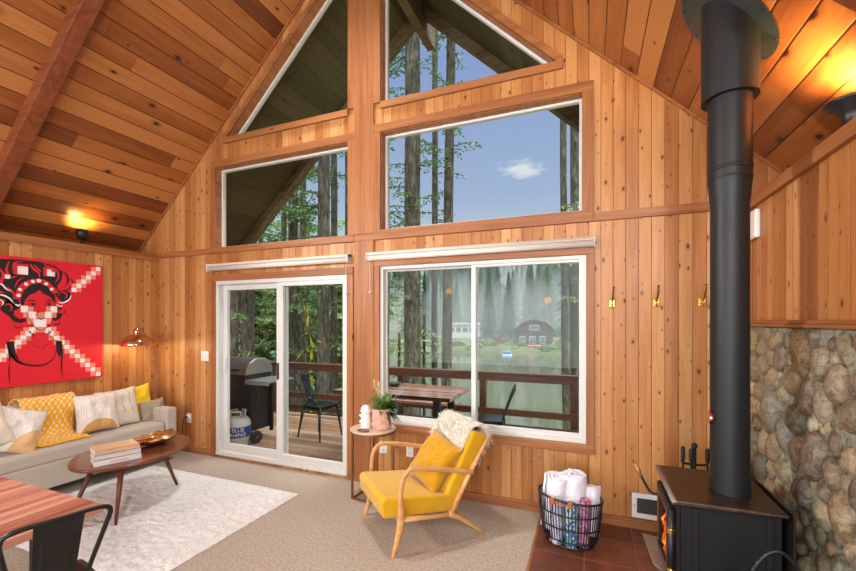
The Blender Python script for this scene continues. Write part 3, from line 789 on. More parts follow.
m_paper = plain('book_pages', srgb(228,220,204), .8, var=.05, scale=200)
m_cov_w = plain('grey_white_cover', srgb(206,204,206), .45, var=.03)
m_cov_b = plain('beige_cover', srgb(214,178,140), .45, var=.12, scale=14)
m_cov_r = plain('white_cover', srgb(226,222,220), .45, var=.03)
m_redink = plain('red_print', srgb(206,44,44), .5, var=.02)
_a, _b, _c = on_z(96.8,466.8,.462), on_z(139,458.2,.462), on_z(88,458,.462)
BANG = math.atan2(_b.y-_a.y, _b.x-_a.x); _u = (_b-_a).normalized(); _w = Vector((-_u.y,_u.x,0))
BMID = (_a+_b)/2 + _w*.105
def book(label, w, d, h, z, mc, dx=0, dy=0, da=0, marks=False):
    c = Vector((BMID.x+dx, BMID.y+dy, z))
    b = thing('book', label, 'book', c, BANG + da, 'books on the coffee table')
    cv = MB().box((-w/2,-d/2,0),(w/2,d/2,.004)).box((-w/2,-d/2,h-.004),(w/2,d/2,h)).box((-w/2,-d/2,0),(w/2,-d/2+.004,h))
    cv.build('cover', mc, b)
    MB().box((-w/2+.004,-d/2+.004,.004),(w/2-.004,d/2-.004,h-.004)).build('pages', m_paper, b)
    if marks:
        mk = MB(); r = random.Random(5); x = -.05
        for k in range(7):
            hh = r.uniform(.010,.016)
            mk.tube([(x,-d/2-.0004,h/2-hh/2),(x+.006,-d/2-.0004,h/2+hh/2),(x+.012,-d/2-.0004,h/2-hh/2)], .0016, 6); x += .017
        mk.build('spine_print', m_redink, b)
    return b
book('white book with red spine print, at the bottom of the coffee table stack', .30, .215, .045, .4605, m_cov_r, marks=True)
book('grey white book in the middle of the coffee table stack', .295, .21, .038, .506, m_cov_w, dx=-.004, da=.02)
book('beige covered book on top of the coffee table stack', .285, .20, .034, .5445, m_cov_b, dx=-.008, dy=-.004, da=.07)

# leaf shaped bowl
bowl = thing('leaf_bowl', 'shiny gold leaf-shaped dish on the far end of the coffee table', 'bowl', tuple(on_z(155.5,443.5,.4605)), math.radians(105))
def bw_f(a, i):
    k = i/11
    return (1 + k*(.045*math.sin(9*a) + .03*math.sin(3*a+1)), k*k*(.008*math.sin(9*a+.6) + .007*math.cos(2*a)))
MB().lathe([(.0,.0),(.05,.0),(.075,.006),(.1,.014),(.125,.024),(.145,.034),(.16,.044),(.17,.052),(.174,.058),(.176,.062),(.177,.064),(.178,.066)], (0,0,.002), 84, 1.15, .8, bw_f).build('dish', m_gold, bowl, smooth=True, solid=.003)
vn = MB()
for k in range(9):
    a = 2*PI*k/9; vn.tube([(.03*math.cos(a),.03*math.sin(a),.004),(.10*math.cos(a)*1.12,.10*math.sin(a)*.8,.018),(.155*math.cos(a)*1.12,.155*math.sin(a)*.8,.045)], [.003,.003,.0015], 6)
vn.build('veins', m_gold, bowl, smooth=True)

# ------------------------------------------------------------------ dining table (front left)
m_dine = planks('dining_top_planks', 'X', 'Y', .042, [srgb(100,56,42), srgb(142,86,66), srgb(168,112,90), srgb(188,140,116)], srgb(90,40,22), srgb(120,62,42), knot_keep=.97, tone=.8, groove=.0008, rough=.3)
dt = thing('dining_table', 'reddish wood plank dining table with black steel legs in the front left corner', 'table', (-2.65,-2.75,0))
MB().box((-3.35,-3.30,.715),(-2.05,-2.30,.75)).build('tabletop', m_dine, dt, world=True, bevel=.004)
for x in (-3.25,-2.30):
    for y in (-3.20,-2.42):
        MB().box((x-.025,y-.025,0),(x+.025,y+.025,.66)).build('leg', m_black_metal, dt, world=True, bevel=.003)
MB().box((-3.28,-3.23,.66),(-2.27,-2.39,.715)).build('apron', m_black_metal, dt, world=True, bevel=.003)

def metal_chair(label, loc, rz, mat, group, back=.85, hw=.175):
    """pressed-steel cafe chair: front is local -Y"""
    c = thing('metal_chair', label, 'chair', loc, rz, group)
    st = MB()
    def seatf(u, v):
        a, b = 2*u-1, 2*v-1; k = 1-.12*max(0,b)
        dip = -.012*(1-a*a)*(1-b*b)
        return (a*.185*k*(1-.06*abs(b)**4), b*.18*(1-.06*abs(a)**4), .45+dip)
    st.grid(seatf, 16, 16); st.build('seat', mat, c, smooth=True, solid=.012)
    ap_ = MB()
    for p, q in (((-.178,-.172),(.178,-.172)),((.178,-.172),(.155,.172)),((.155,.172),(-.155,.172)),((-.155,.172),(-.178,-.172))):
        ap_.bar((*p,.43),(*q,.43),.006,.04)
    ap_.build('seat_apron', mat, c)
    for sx in (-1,1):
        for (tx, ty, bx, by) in ((.165,-.16,.205,-.215),(.15,.16,.19,.235)):
            l = MB(); 
            a = Vector((sx*tx,ty,.44)); b = Vector((sx*bx,by,0))
            for (p, w) in ((a,.05),(a.lerp(b,.35),.042),(b,.022)): pass
            l.tube([a, a.lerp(b,.3), b], [.030,.024,.013], 8, squash=.6); l.build('leg', mat, c, smooth=True)
    fr = MB(); top = back; ly = .315
    path = catmull([(-hw*.56,.165,.44),(-hw*.68,.205,.56),(-hw*.94,.275,top-.10),(-hw*1.0,.305,top-.035),(-hw*.90,.314,top-.008),(-hw*.6,ly,top),(0,ly+.003,top),(hw*.6,ly,top),(hw*.90,.314,top-.008),(hw*1.0,.305,top-.035),(hw*.94,.275,top-.10),(hw*.68,.205,.56),(hw*.56,.165,.44)], 8)
    fr.tube(path, .009, 10); fr.build('back_frame', mat, c, smooth=True)
    sp = MB()
    def spf(u, v):
        a = 2*u-1; z = lerp(.45, top-.004, v); w = lerp(.060,.072,v)
        emb = .006 if (abs(a) < .62 and .18 < v < .82) else 0
        return (a*w, lerp(.172,ly,v) + emb - .004*(1-a*a), z)
    sp.grid(spf, 20, 40); sp.build('back_splat', mat, c, smooth=False, solid=.004)
    return c
metal_chair('black metal cafe chair at the wood dining table', (-2.114,-2.503,0), math.radians(-104), m_black_metal, 'black metal cafe chairs', back=.855, hw=.154)
# ------------------------------------------------------------------ armchair
AC = thing('armchair', 'mustard yellow armchair with a pale oak frame by the big window', 'armchair', (-1.452,-.816,0), math.radians(-42.5)); AC.scale = (.985,.985,.985)
AH = .325
for sx in (-1, 1):
    X = sx*AH
    fl_ = MB()
    P = catmull([(X,-.005,0),(X,.03,.12),(X,.055,.24),(X,.05,.38),(X,.062,.50),(X,.105,.562),(X,.17,.575),(X,.38,.535),(X,.635,.475)], 8)
    R = []
    for p in P:
        if p.z < .24 and p.y < .1: R.append(lerp(.014, .031, p.z/.24))
        elif p.z < .5 and p.y < .1: R.append(lerp(.031, .018, min(1,(p.z-.24)/.12)))
        else: R.append(.0185)
    fl_.tube(P, R, 12, squash=.8); fl_.build('arm', m_oak, AC, smooth=True)
    MB().tube([(X*.98,.07,.238),(X*.98,.25,.215),(X*.98,.49,.188)], [.026,.019,.024], 12, squash=.7).build('side_rail', m_oak, AC, smooth=True)
    lg = MB().tube(catmull([(X*.98,.43,.205),(X*.98,.54,.145),(X*.98,.725,0)], 6), [.032,.031,.03,.029,.028,.027,.025,.023,.021,.019,.017,.016,.015][:13], 12, squash=.75)
    lg.build('rear_leg', m_oak, AC, smooth=True)
    MB().tube([(X*.94,.45,.19),(X*.94,.62,.47),(X*.94,.79,.725)], [.024,.022,.016], 12, squash=.7).build('back_upright', m_oak, AC, smooth=True)
MB().tube([(-AH,.06,.225),(AH,.06,.225)], .019, 12).build('front_rail', m_oak, AC, smooth=True)
MB().tube([(-AH,.47,.19),(AH,.47,.19)], .019, 12).build('back_rail', m_oak, AC, smooth=True)
sc = MB(); sc.prism([(-.06,.25),(-.07,.365),(-.045,.388),(.54,.315),(.54,.195),(.06,.235)], 0, -.288, .288)
sc.build('seat_cushion', m_yellow, AC, smooth=True, bevel=.028, seg=4)
bkc = MB(); bkc.prism([(.42,.31),(.53,.26),(.805,.715),(.668,.775)], 0, -.285, .285)
bkc.build('back_cushion', m_yellow, AC, smooth=True, bevel=.03, seg=4)
a_ = math.radians(-42.5)
def acw(x, y, z):
    x, y, z = x*.985, y*.985, z*.985
    return (AC.location.x + x*math.cos(a_) - y*math.sin(a_), AC.location.y + x*math.sin(a_) + y*math.cos(a_), z)
pp = pillow(.40,.40,.15,21,26,.016).build('throw_pillow', m_yellow_p, smooth=True, merge=.0008, loc=acw(.055,.445,.51))
pp.rotation_euler = (math.radians(-36), math.radians(10), a_ + math.radians(6))
tag(pp, 'wrinkled mustard pillow leaning against the back of the yellow armchair', 'pillow')
# sheepskin over the backrest
m_fur = NT('ivory_sheepskin'); _n = m_fur.noise(m_fur.obj(), 40, 2)
m_fur = m_fur.fin(m_fur.ramp(_n, [(.3, srgb(222,212,192)), (.7, srgb(244,240,230))]), .9, 0, .1, sheen=.4)
fur = MB(); rr = random.Random(8)
spine = [(.585,.62),(.625,.70),(.685,.78),(.75,.785),(.81,.735),(.79,.66),(.745,.59),(.705,.52)]
spine = catmull([(a,b,0) for a,b in spine], 6)
def fur_pt(u, v):
    i = min(int(v*(len(spine)-1)), len(spine)-2); f = v*(len(spine)-1)-i
    p = spine[i].lerp(spine[i+1], f); d = (spine[i+1]-spine[i]).normalized()
    x = lerp(-.28, .272, u)
    return Vector((x, p.x, p.y)), Vector((0, -d.y, d.x)), Vector((0, d.x, d.y))
def furbase(u, v):
    p, nn, d = fur_pt(u, v); return p + nn*(-.0) 
for s_ in range(5200):
    u, v = rr.random(), rr.random()
    lim = .03 + .04*mnoise.noise(Vector((v*6,1,1)))
    if u < lim or u > 1-lim: continue
    if v < .12 and rr.random() < .5: continue
    p, nn, d = fur_pt(u, v)
    L = rr.uniform(.04,.075)*(1 if v < .7 else .7); side = Vector((rr.gauss(0,.5), 0, 0)) + d*rr.gauss(.25,.4) + Vector((0,0,-.35))
    cl = mnoise.noise(Vector((u*14, v*14, 0)))*1.2
    side += Vector((cl, 0, 0)) + d*mnoise.noise(Vector((u*14, v*14, 9)))*1.0
    w = rr.uniform(.003,.0055); wd = Vector((rr.gauss(0,1), rr.gauss(0,1), rr.gauss(0,1))).normalized()*w
    q = []
    for k in range(5):
        t = k/4
        c = p + nn*(L*t*(1-.35*t)) + side*(L*.9*t*t) + Vector((math.sin(t*7+s_)*.004, math.cos(t*7+s_)*.004, 0))
        q += [c - wd*(1-t*.8), c + wd*(1-t*.8)]
    fur.add(q, [(2*k,2*k+1,2*k+3,2*k+2) for k in range(4)])
skin = MB().grid(lambda u, v: fur_pt(lerp(.04,.96,u), v)[0] + fur_pt(u, v)[1]*.004, 20, 40)
fur.add(skin.v, skin.f)
fo = fur.build('sheepskin_throw', m_fur, loc=AC.location, rot=(0,0,a_)); fo.scale = (.985,.985,.985)
tag(fo, 'fluffy ivory sheepskin draped over the top of the yellow armchair', 'sheepskin')

# ------------------------------------------------------------------ side table and what stands on it
STC = Vector((-1.815,-.255,0))
m_stop = board('side_table_top', [srgb(176,146,118), srgb(198,170,142), srgb(212,186,160), srgb(222,200,176)], srgb(150,120,96), axis='X', knots=.99, rough=.4)
m_bronze = plain('bronze_frame', srgb(150,112,78), .35, .8, var=.06)
st = thing('side_table', 'small round side table with a slim bronze frame between the door and the armchair', 'table', STC)
MB().lathe([(0,.6),(.195,.6),(.205,.605),(.205,.617),(.198,.62),(0,.62)], (0,0,0), 48).build('tabletop', m_stop, st, smooth=False)
MB().lathe([(.198,.585),(.2035,.585),(.2035,.60),(.198,.60)], (0,0,0), 48).build('rim', m_bronze, st)
for k, a in enumerate((200, 290, 20, 110)):
    a = math.radians(a+20); x, y = .188*math.cos(a), .188*math.sin(a)
    MB().box((x-.008,y-.008,.0),(x+.008,y+.008,.60)).build('leg', m_bronze, st)
Q = [(.188*math.cos(math.radians(a+20)), .188*math.sin(math.radians(a+20))) for a in (200,290,20,110)]
for k in range(4): MB().bar((*Q[k],.007),(*Q[(k+1)%4],.007),.014,.014).build('base_bar', m_bronze, st)
# pot
m_pot = NT('blush_speckled_pot'); _n = m_pot.noise(m_pot.obj(), 24, 4, .7)
m_pot = m_pot.fin(m_pot.ramp(_n, [(.35, srgb(190,138,122)), (.5, srgb(214,164,148)), (.65, srgb(226,186,172))]), .6, 0, .3)
m_soil = plain('potting_soil', srgb(52,38,28), .95, var=.4, scale=80)
def leaf_mat(name, a, b): 
    t = NT(name); n = t.noise(t.obj(), 18, 2); c = t.mix(n, a, b)
    tr = t.n('ShaderNodeBsdfTranslucent', {'Color': c}); mx = t.n('ShaderNodeMixShader', {'Fac': .3})
    t.fin(c, .45, 0, .4); t.t.links.new(t.b.outputs[0], mx.inputs[1]); t.t.links.new(tr.outputs[0], mx.inputs[2]); t.t.links.new(mx.outputs[0], t.out.inputs[0]); return t.m
m_leaf = leaf_mat('green_leaf', srgb(58,104,40), srgb(142,178,84))
m_leafd = leaf_mat('dark_leaf', srgb(26,42,28), srgb(58,84,46))
m_pale = leaf_mat('pale_flower', srgb(214,196,160), srgb(240,230,204))
PX, PY = STC.x+.082, STC.y+.015
pot = thing('potted_plant', 'leafy green houseplant in a blush pink pot on the round side table', 'plant', (PX,PY,.6205))
MB().lathe([(0,0),(.078,0),(.084,.01),(.088,.175),(.088,.18),(.082,.18),(.080,.155),(0,.152)], (0,0,0), 40).build('pot', m_pot, pot, smooth=False)
MB().lathe([(0,.156),(.079,.154)], (0,0,0), 24).build('soil', m_soil, pot)
lv = MB(); lvd = MB(); flw = MB(); rr = random.Random(4)
def blade(mb, base, a, L, w, rise, droop, n=7):
    q = []; d = Vector((math.cos(a), math.sin(a), 0)); sd = Vector((-math.sin(a), math.cos(a), 0))
    for k in range(n+1):
        t = k/n; c = Vector(base) + d*(L*t*(.55+.45*t)) + Vector((0,0,rise*t - droop*t*t))
        ww = w*math.sin(PI*min(1, .12+.88*t))**.7*(1 if t < .99 else .1)
        q += [c - sd*ww + Vector((0,0,ww*.4)), c + Vector((0,0,-ww*.1)), c + sd*ww + Vector((0,0,ww*.4))]
    f = []
    for k in range(n): f += [(3*k,3*k+1,3*k+4,3*k+3),(3*k+1,3*k+2,3*k+5,3*k+4)]
    mb.add(q, f)
for k in range(90):
    blade(lv, (rr.uniform(-.04,.04), rr.uniform(-.04,.04), .155), rr.uniform(0, 2*PI), rr.uniform(.07,.16), rr.uniform(.010,.017), rr.uniform(.08,.22), rr.uniform(.02,.13))
for k in range(26):
    blade(lvd, (.05, rr.uniform(-.02,.05), .15), rr.gauss(.1,.6), rr.uniform(.07,.15), rr.uniform(.010,.017), rr.uniform(.0,.20), rr.uniform(.02,.16))
for k in range(7):
    a = rr.uniform(2.0, 4.2); hx = rr.uniform(.02,.07); hz = rr.uniform(.22,.30)
    p1 = Vector((hx*math.cos(a), hx*math.sin(a), .15+hz*.85))
    flw.tube([(0,0,.15),(hx*.4*math.cos(a),hx*.4*math.sin(a),.15+hz*.5), p1], .0016, 5)
    for q in range(7): blade(flw, p1 + Vector((0,0,-.012*q+.03)), rr.uniform(0,2*PI), .022, .006, .018, 0, 3)
lv.build('leaves', m_leaf, pot, smooth=True); lvd.build('dark_leaves', m_leafd, pot, smooth=True); flw.build('flower_spikes', m_pale, pot, smooth=True)
m_ceram = plain('white_ceramic', srgb(240,238,234), .3, var=.02, coat=.3)
fg = thing('ceramic_figure', 'white ceramic figure with a round cap beside the pink pot on the side table', 'figurine', (STC.x-.055,STC.y-.035,.6205))
MB().lathe([(0,0),(.045,0),(.048,.01),(.044,.08),(.038,.12),(.036,.128),(.040,.135),(.046,.16),(.042,.185),(.026,.202),(0,.206)], (0,0,0), 32).build('body', m_ceram, fg, smooth=True)
for z in (.055,.11): MB().ball((-.048,-.006,z), (.016,.012,.014), 12, 8).build('side_knob', m_ceram, fg, smooth=True)
MB().lathe([(.047,.150),(.050,.152),(.050,.158),(.047,.16)], (0,0,0), 32).build('cap_brim', m_ceram, fg, smooth=True)
cst = MB().lathe([(0,0),(.042,0),(.046,.004),(.046,.009),(.04,.008),(0,.007)], (0,0,0), 32, 1.25, .9).build('trinket_dish', m_walnut_leg, loc=(STC.x-.02,STC.y-.135,.6205), smooth=True)
tag(cst, 'little brown wooden dish at the front of the round side table', 'dish')

# ------------------------------------------------------------------ towel basket
BC = Vector((-.128,-.395,.0065))
bas = thing('towel_basket', 'black wire basket with leather tabs standing on the dark floor tiles', 'basket', BC, math.radians(-8))
def ell(rx, ry, z, n=72): return [(rx*math.cos(2*PI*k/n), ry*math.sin(2*PI*k/n), z) for k in range(n)]
def bprof(t): return lerp(.160, .218, t**.4), lerp(.122, .168, t**.4), lerp(.012, .335, t)
tops = lambda a: .012*math.cos(a+2.6)
rim = [(lambda p: (p[0],p[1],p[2]+tops(2*PI*k/72)))(ell(.218,.168,.335)[k]) for k in range(72)]
MB().tube(rim, .0075, 8, closed=True).build('rim', m_black, bas, smooth=True)
for t in (.12,.4,.7): MB().tube(ell(*bprof(t)), .005, 8, closed=True).build('hoop', m_black, bas, smooth=True)
bb = MB().tube(ell(.160,.122,.012), .007, 8, closed=True)
bb.lathe([(0,.006),(.148,.006),(.148,.012),(0,.012)], (0,0,0), 48, 1, .78); bb.build('base', m_black, bas, smooth=False)
wr = MB()
for k in range(60):
    a = 2*PI*k/60; pts = []
    for q in range(7):
        t = q/6; rx, ry, z = bprof(t); pts.append((rx*math.cos(a), ry*math.sin(a), z + tops(a)*t))
    wr.tube(pts, .0035, 6)
wr.build('upright_wires', m_black, bas, smooth=True)
m_leather = plain('tan_leather', srgb(168,92,48), .55, var=.1)
for a in (-1.98,-1.42):
    c, s2 = math.cos(a)*.220, math.sin(a)*.171
    MB().box((c-.014,s2-.012,.305),(c+.014,s2+.012,.352)).build('leather_tab', m_leather, bas, bevel=.004)
MB().tube([(math.cos(-1.98)*.214,math.sin(-1.98)*.172,.33),(math.cos(-1.7)*.222,math.sin(-1.7)*.185,.318),(math.cos(-1.42)*.214,math.sin(-1.42)*.172,.33)], .006, 8).build('handle', m_leather, bas, smooth=True)
m_towel = NT('white_terry'); _n = m_towel.noise(m_towel.obj(), 320, 2); _w = m_towel.noise(m_towel.obj(), 14, 2)
m_towel.bump(_n, .7, .004); m_towel = m_towel.fin(m_towel.mix(_w, srgb(228,224,236), srgb(248,246,250)), .95, 0, .1, sheen=.3)
def print_mat(name, cols, sc):
    t = NT(name); n = t.noise(t.obj(), sc, 2, .5, 1.2, 'Fac')
    return t.fin(t.ramp(n, [(.32, cols[0]), (.42, cols[1]), (.5, cols[2]), (.58, cols[3]), (.68, cols[0])]), .9, 0, .1)
def rolled(name, label, mat, loc, h, r, tilt, spin=0, turns=3.2, sq=1.0):
    b = MB(); n = 90; th = r/turns/1.15
    inner = []; outer = []
    for k in range(n+1):
        a = 2*PI*turns*k/n; rr_ = .006 + (r-.006)*k/n
        outer.append((rr_*math.cos(a), rr_*math.sin(a)*sq))
    def fn(u, v):
        k = u*n; i = min(int(k), n-1); f = k-i
        x = lerp(outer[i][0], outer[i+1][0], f); y = lerp(outer[i][1], outer[i+1][1], f)
        w = .004*mnoise.noise(Vector((x*30, y*30, v*6)))
        return (x*(1+.04*math.sin(v*PI)) + w, y*(1+.04*math.sin(v*PI)) + w, v*h + .012*mnoise.noise(Vector((x*18,y*18,3)))*v)
    b.grid(fn, n, 10)
    o = b.build(name, mat, loc=loc, smooth=True, solid=th*.72)
    o.rotation_euler = (tilt[0], tilt[1], spin)
    return tag(o, label, 'towel', 'rolled towels in the wire basket')
zb = BC.z + .016
rolled('rolled_towel', 'white rolled towel leaning at the window side of the wire basket', m_towel, (BC.x-.118,BC.y+.025,zb+.06), .385, .080, (0.0,-.14), 2.2)
rolled('rolled_towel', 'tallest and widest white rolled towel, in the middle of the wire basket', m_towel, (BC.x+.012,BC.y+.05,zb+.03), .42, .100, (0,0.0), .6)
rolled('rolled_towel', 'short white rolled towel tilted towards the stove', m_towel, (BC.x+.130,BC.y+.02,zb+.05), .325, .068, (0,.22), 1.4)
rolled('rolled_towel', 'green and blue patterned towel low in the front of the wire basket', print_mat('green_blue_print', [srgb(170,222,196), srgb(90,170,150), srgb(40,80,190), srgb(214,236,214)], 22), (BC.x+.01,BC.y-.088,zb), .285, .045, (0,0), .4)
rolled('rolled_towel', 'coral and violet patterned towel low on the stove side of the basket', print_mat('coral_violet_print', [srgb(222,110,110), srgb(210,160,190), srgb(90,80,160), srgb(236,130,110)], 16), (BC.x+.092,BC.y-.068,zb), .315, .040, (0,.05), 1.0)
rolled('rolled_towel', 'lilac and grey patterned towel low on the window side of the wire basket', print_mat('lilac_grey_print', [srgb(206,200,224), srgb(170,170,200), srgb(230,226,236), srgb(140,140,176)], 18), (BC.x-.082,BC.y-.078,zb), .29, .044, (0,-.04), 2.0)

# ------------------------------------------------------------------ wood stove
m_stove = plain('stove_steel', srgb(30,30,31), .5, .4, var=.2, scale=10, bump=.1)
m_stovetop = NT('seasoned_steel_top'); _n = m_stovetop.noise(m_stovetop.obj(), 12, 5, .7, .8)
m_stovetop = m_stovetop.fin(m_stovetop.ramp(_n, [(.3, srgb(58,44,36)), (.6, srgb(92,74,62)), (.8, srgb(112,94,80))]), m_stovetop.M('ADD', m_stovetop.M('MULTIPLY', _n, .3), .25), .7, .5)
m_lip = plain('worn_steel', srgb(136,128,118), .42, .4, var=.25, scale=16)
stv = thing('wood_stove', 'black steel wood stove with a lit fire behind its glass door, against the stone wall', 'stove', (.63,-.89,.0065))
Z0 = .0065
x0, x1, y0, y1 = .425, .83, -1.115, -.67
body = MB()
body.box((x0,y0,.13),(x1,y0+.02,.672)).box((x0,y1-.02,.13),(x1,y1,.672)).box((x1-.02,y0+.02,.13),(x1,y1-.02,.672))
body.box((x0,y0+.02,.13),(x1-.02,y1-.02,.19)).box((x0,y0+.02,.652),(x1-.02,y1-.02,.672))
body.build('body', m_stove, stv, world=True, bevel=.003)
# front frame round the door opening
ff = MB(); oy0, oy1, oz0, oz1 = y0+.075, y1-.075, .275, .60
ff.box((x0-.02,y0,.13),(x0,oy0,.672)).box((x0-.02,oy1,.13),(x0,y1,.672)).box((x0-.02,oy0,.13),(x0,oy1,oz0)).box((x0-.02,oy0,oz1),(x0,oy1,.672))
ff.build('front_frame', m_stove, stv, world=True, bevel=.004)
bx = MB(); bx.box((x0+.03,y0+.02,.672),(x0+.03,y0+.021,.672))
MB().box((x0+.05,y0-.012,.20),(x0+.075,y0,.66)).build('side_trim', m_stove, stv, world=True, bevel=.003)
MB().box((x1-.06,y0-.012,.20),(x1-.035,y0,.66)).build('side_trim', m_stove, stv, world=True, bevel=.003)
tp = MB(); tp.prism([(.385,.682),(.40,.702),(.842,.702),(.842,.684),(.40,.672)], 1, -1.16, -.628)
tp.build('top_plate', m_stovetop, stv, world=True, bevel=.008, seg=3)
MB().tube([(.392,-1.155,.688),(.392,-.632,.688)], .014, 12).build('top_edge', m_lip, stv, world=True, smooth=True)
# door
dr_ = MB(); a, b_, c, d_ = oy0-.035, oy1+.035, oz0-.035, oz1+.035
dr_.box((x0-.048,a,c),(x0-.02,a+.05,d_)).box((x0-.048,b_-.05,c),(x0-.02,b_,d_)).box((x0-.048,a+.05,c),(x0-.02,b_-.05,c+.05)).box((x0-.048,a+.05,d_-.05),(x0-.02,b_-.05,d_))
door = dr_.build('door', m_iron, stv, world=True, bevel=.008, seg=3)
MB().box((x0-.0495,a+.035,c+.035),(x0-.047,a+.05,d_-.035)).box((x0-.0495,b_-.05,c+.035),(x0-.047,b_-.035,d_-.035)).box((x0-.0495,a+.05,c+.035),(x0-.047,b_-.05,c+.05)).box((x0-.0495,a+.05,d_-.05),(x0-.047,b_-.05,d_-.035)).build('glass_trim', m_chrome, door, world=True)
MB().box((x0-.0475,a+.05,c+.05),(x0-.0435,b_-.05,d_-.05)).build('pane', glass_mat('stove_glass', (.96,.9,.84,1), .06), door, world=True)
MB().tube([(x0-.045,y0-.016,.215),(x0-.045,y0-.016,.64)], .017, 14).build('hinge_rod', m_black, door, world=True, smooth=True)
for z in (.335,.535): MB().lathe([(0,-.014),(.022,-.014),(.022,.014),(0,.014)], (x0-.045,y0-.016,z), 16).build('brass_hinge', m_brass, door, world=True, bevel=.003)
for z in (.29,.43,.58): MB().box((x0-.05,y0-.012,z-.02),(x0-.025,y0+.05,z+.02)).build('hinge_bracket', m_iron, door, world=True, bevel=.003)
hb = MB().tube(catmull([(x0-.04,y1-.01,.535),(x0-.075,y1+.0,.54),(x0-.105,y1+.005,.585),(x0-.13,y1+.005,.635)], 6), .0075, 10)
hnd = hb.build('handle', m_black_metal, door, world=True, smooth=True)
MB().tube([(x0-.128,y1+.005,.630),(x0-.142,y1+.005,.66),(x0-.16,y1+.005,.70)], [.009,.014,.011], 14).build('handle_grip', plain('polished_wood_grip', srgb(176,120,76), .25, .2, var=.15), hnd, world=True, smooth=True)
# ash lip, base
al = MB(); al.prism([(y0+.03,x0-.02),(y0+.16,.325),(y1-.04+.08,.308),(y1+.02,x0-.02)], 2, .25, .265)
al.v = [(p[1],p[0],p[2]) for p in al.v]
al.build('ash_lip', m_lip, stv, world=True, bevel=.004)
MB().box((x0+.03,y0+.03,Z0),(x1-.03,y1-.03,.13)).build('pedestal', m_stove, stv, world=True, bevel=.004)
# firewood and flames in the firebox
m_log = plain('charred_log', srgb(46,28,18), .9, var=.5, scale=30, bump=.5)
lgm = MB()
for (p, q, r) in (((.50,-1.02,.225),(.56,-.76,.225),.04),((.60,-1.03,.23),(.58,-.75,.23),.042),((.55,-1.0,.285),(.57,-.78,.29),.036)): lgm.tube([p,Vector(p).lerp(Vector(q),.5)+Vector((.01,0,.004)),q],[r,r*1.06,r*.94],12)
lgm.build('firewood', m_log, stv, world=True, smooth=True)
tf = NT('flame'); v = tf.obj(); nz = tf.noise(v, 14, 3, .6, 1.0)
zc = tf.xyz(v)[2]
hot = tf.M('ADD', tf.M('MULTIPLY', nz, .7), tf.M('MULTIPLY', tf.M('SUBTRACT', .0, zc), 1.2))
m_flame = tf.fin(srgb(20,6,2), .9, 0, 0, tf.ramp(nz, [(.3, srgb(90,20,6)), (.5, srgb(220,84,24)), (.7, srgb(255,170,80))]), 1.3)
fm = MB(); rr = random.Random(6)
for k in range(34):
    yc = rr.uniform(-1.02,-.76); xc = rr.uniform(.405,.53); h = rr.uniform(.12,.28); r = rr.uniform(.014,.03)
    zb_ = rr.uniform(.285,.33)
    pts = [(xc + .02*math.sin(q*1.3+k), yc + .025*math.sin(q*1.1+2*k), zb_ + h*q/6) for q in range(7)]
    fm.tube(pts, [r*.6,r,r*.95,r*.75,r*.5,r*.28,.001], 8)
fm.build('flames', m_flame, stv, world=True, smooth=True)
eb = MB(); 
for k in range(60): eb.ball((rr.uniform(.45,.68),rr.uniform(-1.05,-.73),.197+rr.uniform(0,.012)), rr.uniform(.008,.016), 6, 4)
tag(eb.build('embers', plain('ember', srgb(60,10,4), .9, emit=srgb(255,90,20), estr=3.0), stv, world=True), kind='stuff')
MB().box((.80,y0+.021,.195),(.835,y1-.021,.65)).build('firebrick', plain('firebrick', srgb(150,104,70), .9, var=.2, scale=12), stv, world=True)
MB().box((.852,-1.17,.02),(.860,-.63,.712)).box((.825,-.95,.3),(.855,-.85,.34)).build('heat_shield', m_black_metal, stv, world=True, bevel=.003)

# flue
PC = (.675,-.94)
def cyl_part(prof, name, mat, par, n=48, sm=True): return MB().lathe(prof, (PC[0],PC[1],0), n).build(name, mat, par, world=True, smooth=sm)
fl_t = thing('stove_pipe', 'tall black stove pipe rising from the wood stove through the plank ceiling', 'stove pipe', (PC[0],PC[1],.7025))
MB().lathe([(.0,.7025),(.088,.7025),(.088,.765),(.0845,.77),(.0835,2.235),(0,2.235)], (PC[0],PC[1],0), 48).build('lower_pipe', m_pipe, fl_t, world=True, bevel=.001)
MB().lathe([(.0845,2.17),(.0855,2.19),(.0935,2.29),(.0955,2.30),(.0955,2.305),(0,2.305)], (PC[0],PC[1],0), 48).build('reducer', m_pipe, fl_t, world=True)
for z in (2.315,2.36,2.375): MB().lathe([(.094,z-.006),(.0975,z-.004),(.0985,z),(.0975,z+.004),(.094,z+.006)], (PC[0],PC[1],0), 48).build('pipe_band', m_pipe, fl_t, world=True, smooth=True)
MB().lathe([(0,2.305),(.0950,2.305),(.0950,2.80),(0,2.80)], (PC[0],PC[1],0), 48).build('upper_pipe', m_pipe, fl_t, world=True)
